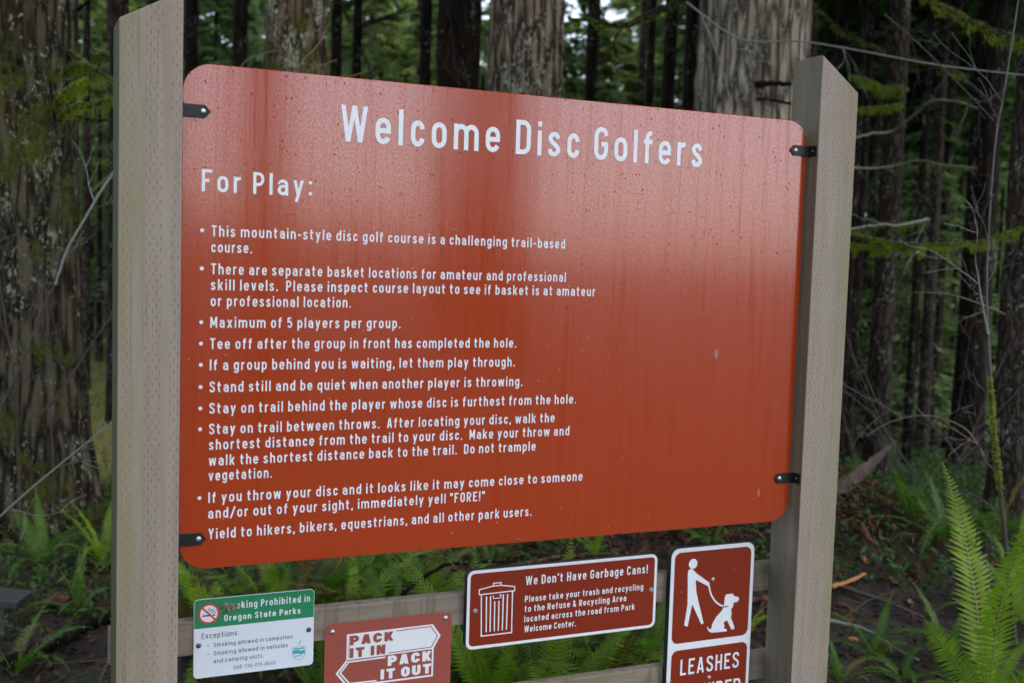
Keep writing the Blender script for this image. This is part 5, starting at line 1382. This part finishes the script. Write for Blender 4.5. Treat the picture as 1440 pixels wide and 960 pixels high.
# bark and wood chunks on the mound
def chunk(px, py, s, m, label, seed, cat='wood', name='bark_chunk'):
    p = ground_point(px, py); g_ = np.random.default_rng(seed)
    bm = bmesh.new(); bmesh.ops.create_icosphere(bm, subdivisions=2, radius=1)
    for v in bm.verts:
        q = np.array(v.co); k = 1 + .9 * (float(fbm(q[0:1] * 1.6 + seed, q[1:2] * 1.6 + 9, q[2:3] * 1.6 + 5, 2)[0]) - .37) * 1.6
        v.co = Vector((q[0] * s * k, q[1] * s * .6 * k, q[2] * s * .38 * k))
    me = bpy.data.meshes.new(name); bm.to_mesh(me); bm.free()
    o = link(name, me, m); o.location = [float(v) for v in (p[0], p[1], float(gz(p[0], p[1])) + s * .2)]
    o.rotation_euler = (g_.normal(0, .4), g_.normal(0, .4), g_.uniform(0, 6.28))
    tag(o, label, cat, 'bark and wood chunks on the debris mound')
for i, (px, py, s, mt) in enumerate(((1195, 715, .06, 'rotten'), (1205, 748, .05, 'litter_red'), (1188, 770, .04, 'rotten'), (1215, 790, .045, 'chip'), (1250, 820, .05, 'rotten'), (1185, 858, .05, 'litter'), (1280, 850, .04, 'grey_wood'), (1235, 868, .035, 'litter'), (1310, 905, .035, 'rotten'), (1200, 905, .03, 'chip'),
                                     (905, 795, .05, 'litter'), (960, 765, .05, 'rotten'), (770, 775, .04, 'litter_red'), (1020, 755, .05, 'litter'), (880, 750, .06, 'grey_wood'))):
    chunk(px, py, s, M[mt], 'chunk of broken bark or wood lying on the brown debris bank', 80 + i)

# ------------------------------------------------------------------ small grey box at the lower left
def ground_box():
    p = ground_point(6, 893)
    t = empty('ground_box', (p[0], p[1], float(gz(p[0], p[1]))), 'small dark grey box with overhanging lid at the left picture edge', 'box')
    t.rotation_euler.z = R(-22)
    mb = MB(); mb.box((-.46, 0, -.05), (0.0, .10, .125)); b_ = mb.build('body', plain('box_grey_boards', (.085, .075, .078), .6, var=.2, vscale=12), t); bevel(b_, .004)
    mb = MB(); mb.prism([(-.52, .150), (.060, .118), (.068, .150), (-.52, .205)], -.03, .13); l_ = mb.build('lid', plain('box_dark_lid', (.045, .047, .05), .5, var=.2, vscale=12), t); bevel(l_, .004)
    mb = MB(); mb.box((-.465, -.006, -.06), (.005, .106, .010)); mb.build('sill', plain('box_pale_sill', (.13, .125, .10), .7), t)
ground_box()

# lichen tuft stuck on the smoking notice
def lichen():
    g_ = np.random.default_rng(8)
    t = None; n = 420
    c = np.stack([g_.normal(.0885, .0095, n), -np.abs(g_.normal(.0, .004, n)) - .001, g_.normal(.1800, .0048, n) - .0], 1)
    A = unit(g_.normal(0, 1, (n, 3))) * g_.uniform(.0016, .0046, (n, 1)); B = unit(np.cross(A, g_.normal(0, 1, (n, 3)))) * g_.uniform(.001, .0024, (n, 1))
    m = leaf_mat('grey_green_lichen', (.10, .10, .06), (.40, .40, .28), .1, .9, 120, (1, 1, .8))
    o = link('lichen_tuft', quads_mesh('lichen_tuft', c, A, B), m); o.location = s1.location
    tag(o, 'grey-green lichen tuft clinging over the word Smoking on the green notice', 'lichen')
lichen()
# needles and bits stuck to the wet face
def bits():
    g_ = np.random.default_rng(4)
    for px, py, ln, a in ((608, 246, .013, -.3), (655, 311, .011, 1.3), (1003, 527, .012, 1.2), (1089, 640, .02, 1.45), (1084, 702, .016, 1.2), (745, 707, .012, 1.0), (263, 648, .016, 1.3), (292, 668, .012, -.7), (352, 551, .012, 1.4), (365, 557, .012, 1.6), (797, 432, .014, -1.0), (1037, 425, .012, 1.3), (892, 752, .014, .9)):
        d = FWD + RIGHT * (px - 720) / FPX + DOWN * (py - 480) / FPX
        q = CAM + d * (-.0012 - CAM[1]) / d[1]
        dx, dz = math.cos(a) * ln / 2, math.sin(a) * ln / 2
        mb = MB(); mb.tube([(-dx, 0, -dz), (0, -.0008, .0004), (dx, 0, dz)], [.0005, .0008, .0004], 4)
        o = mb.build('fallen_needle', M['twig_brown'], None); o.location = [float(v) for v in q]
        tag(o, 'tiny tan conifer needle stuck to the wet red sign face', 'needle', 'needles stuck to the red sign')
bits()
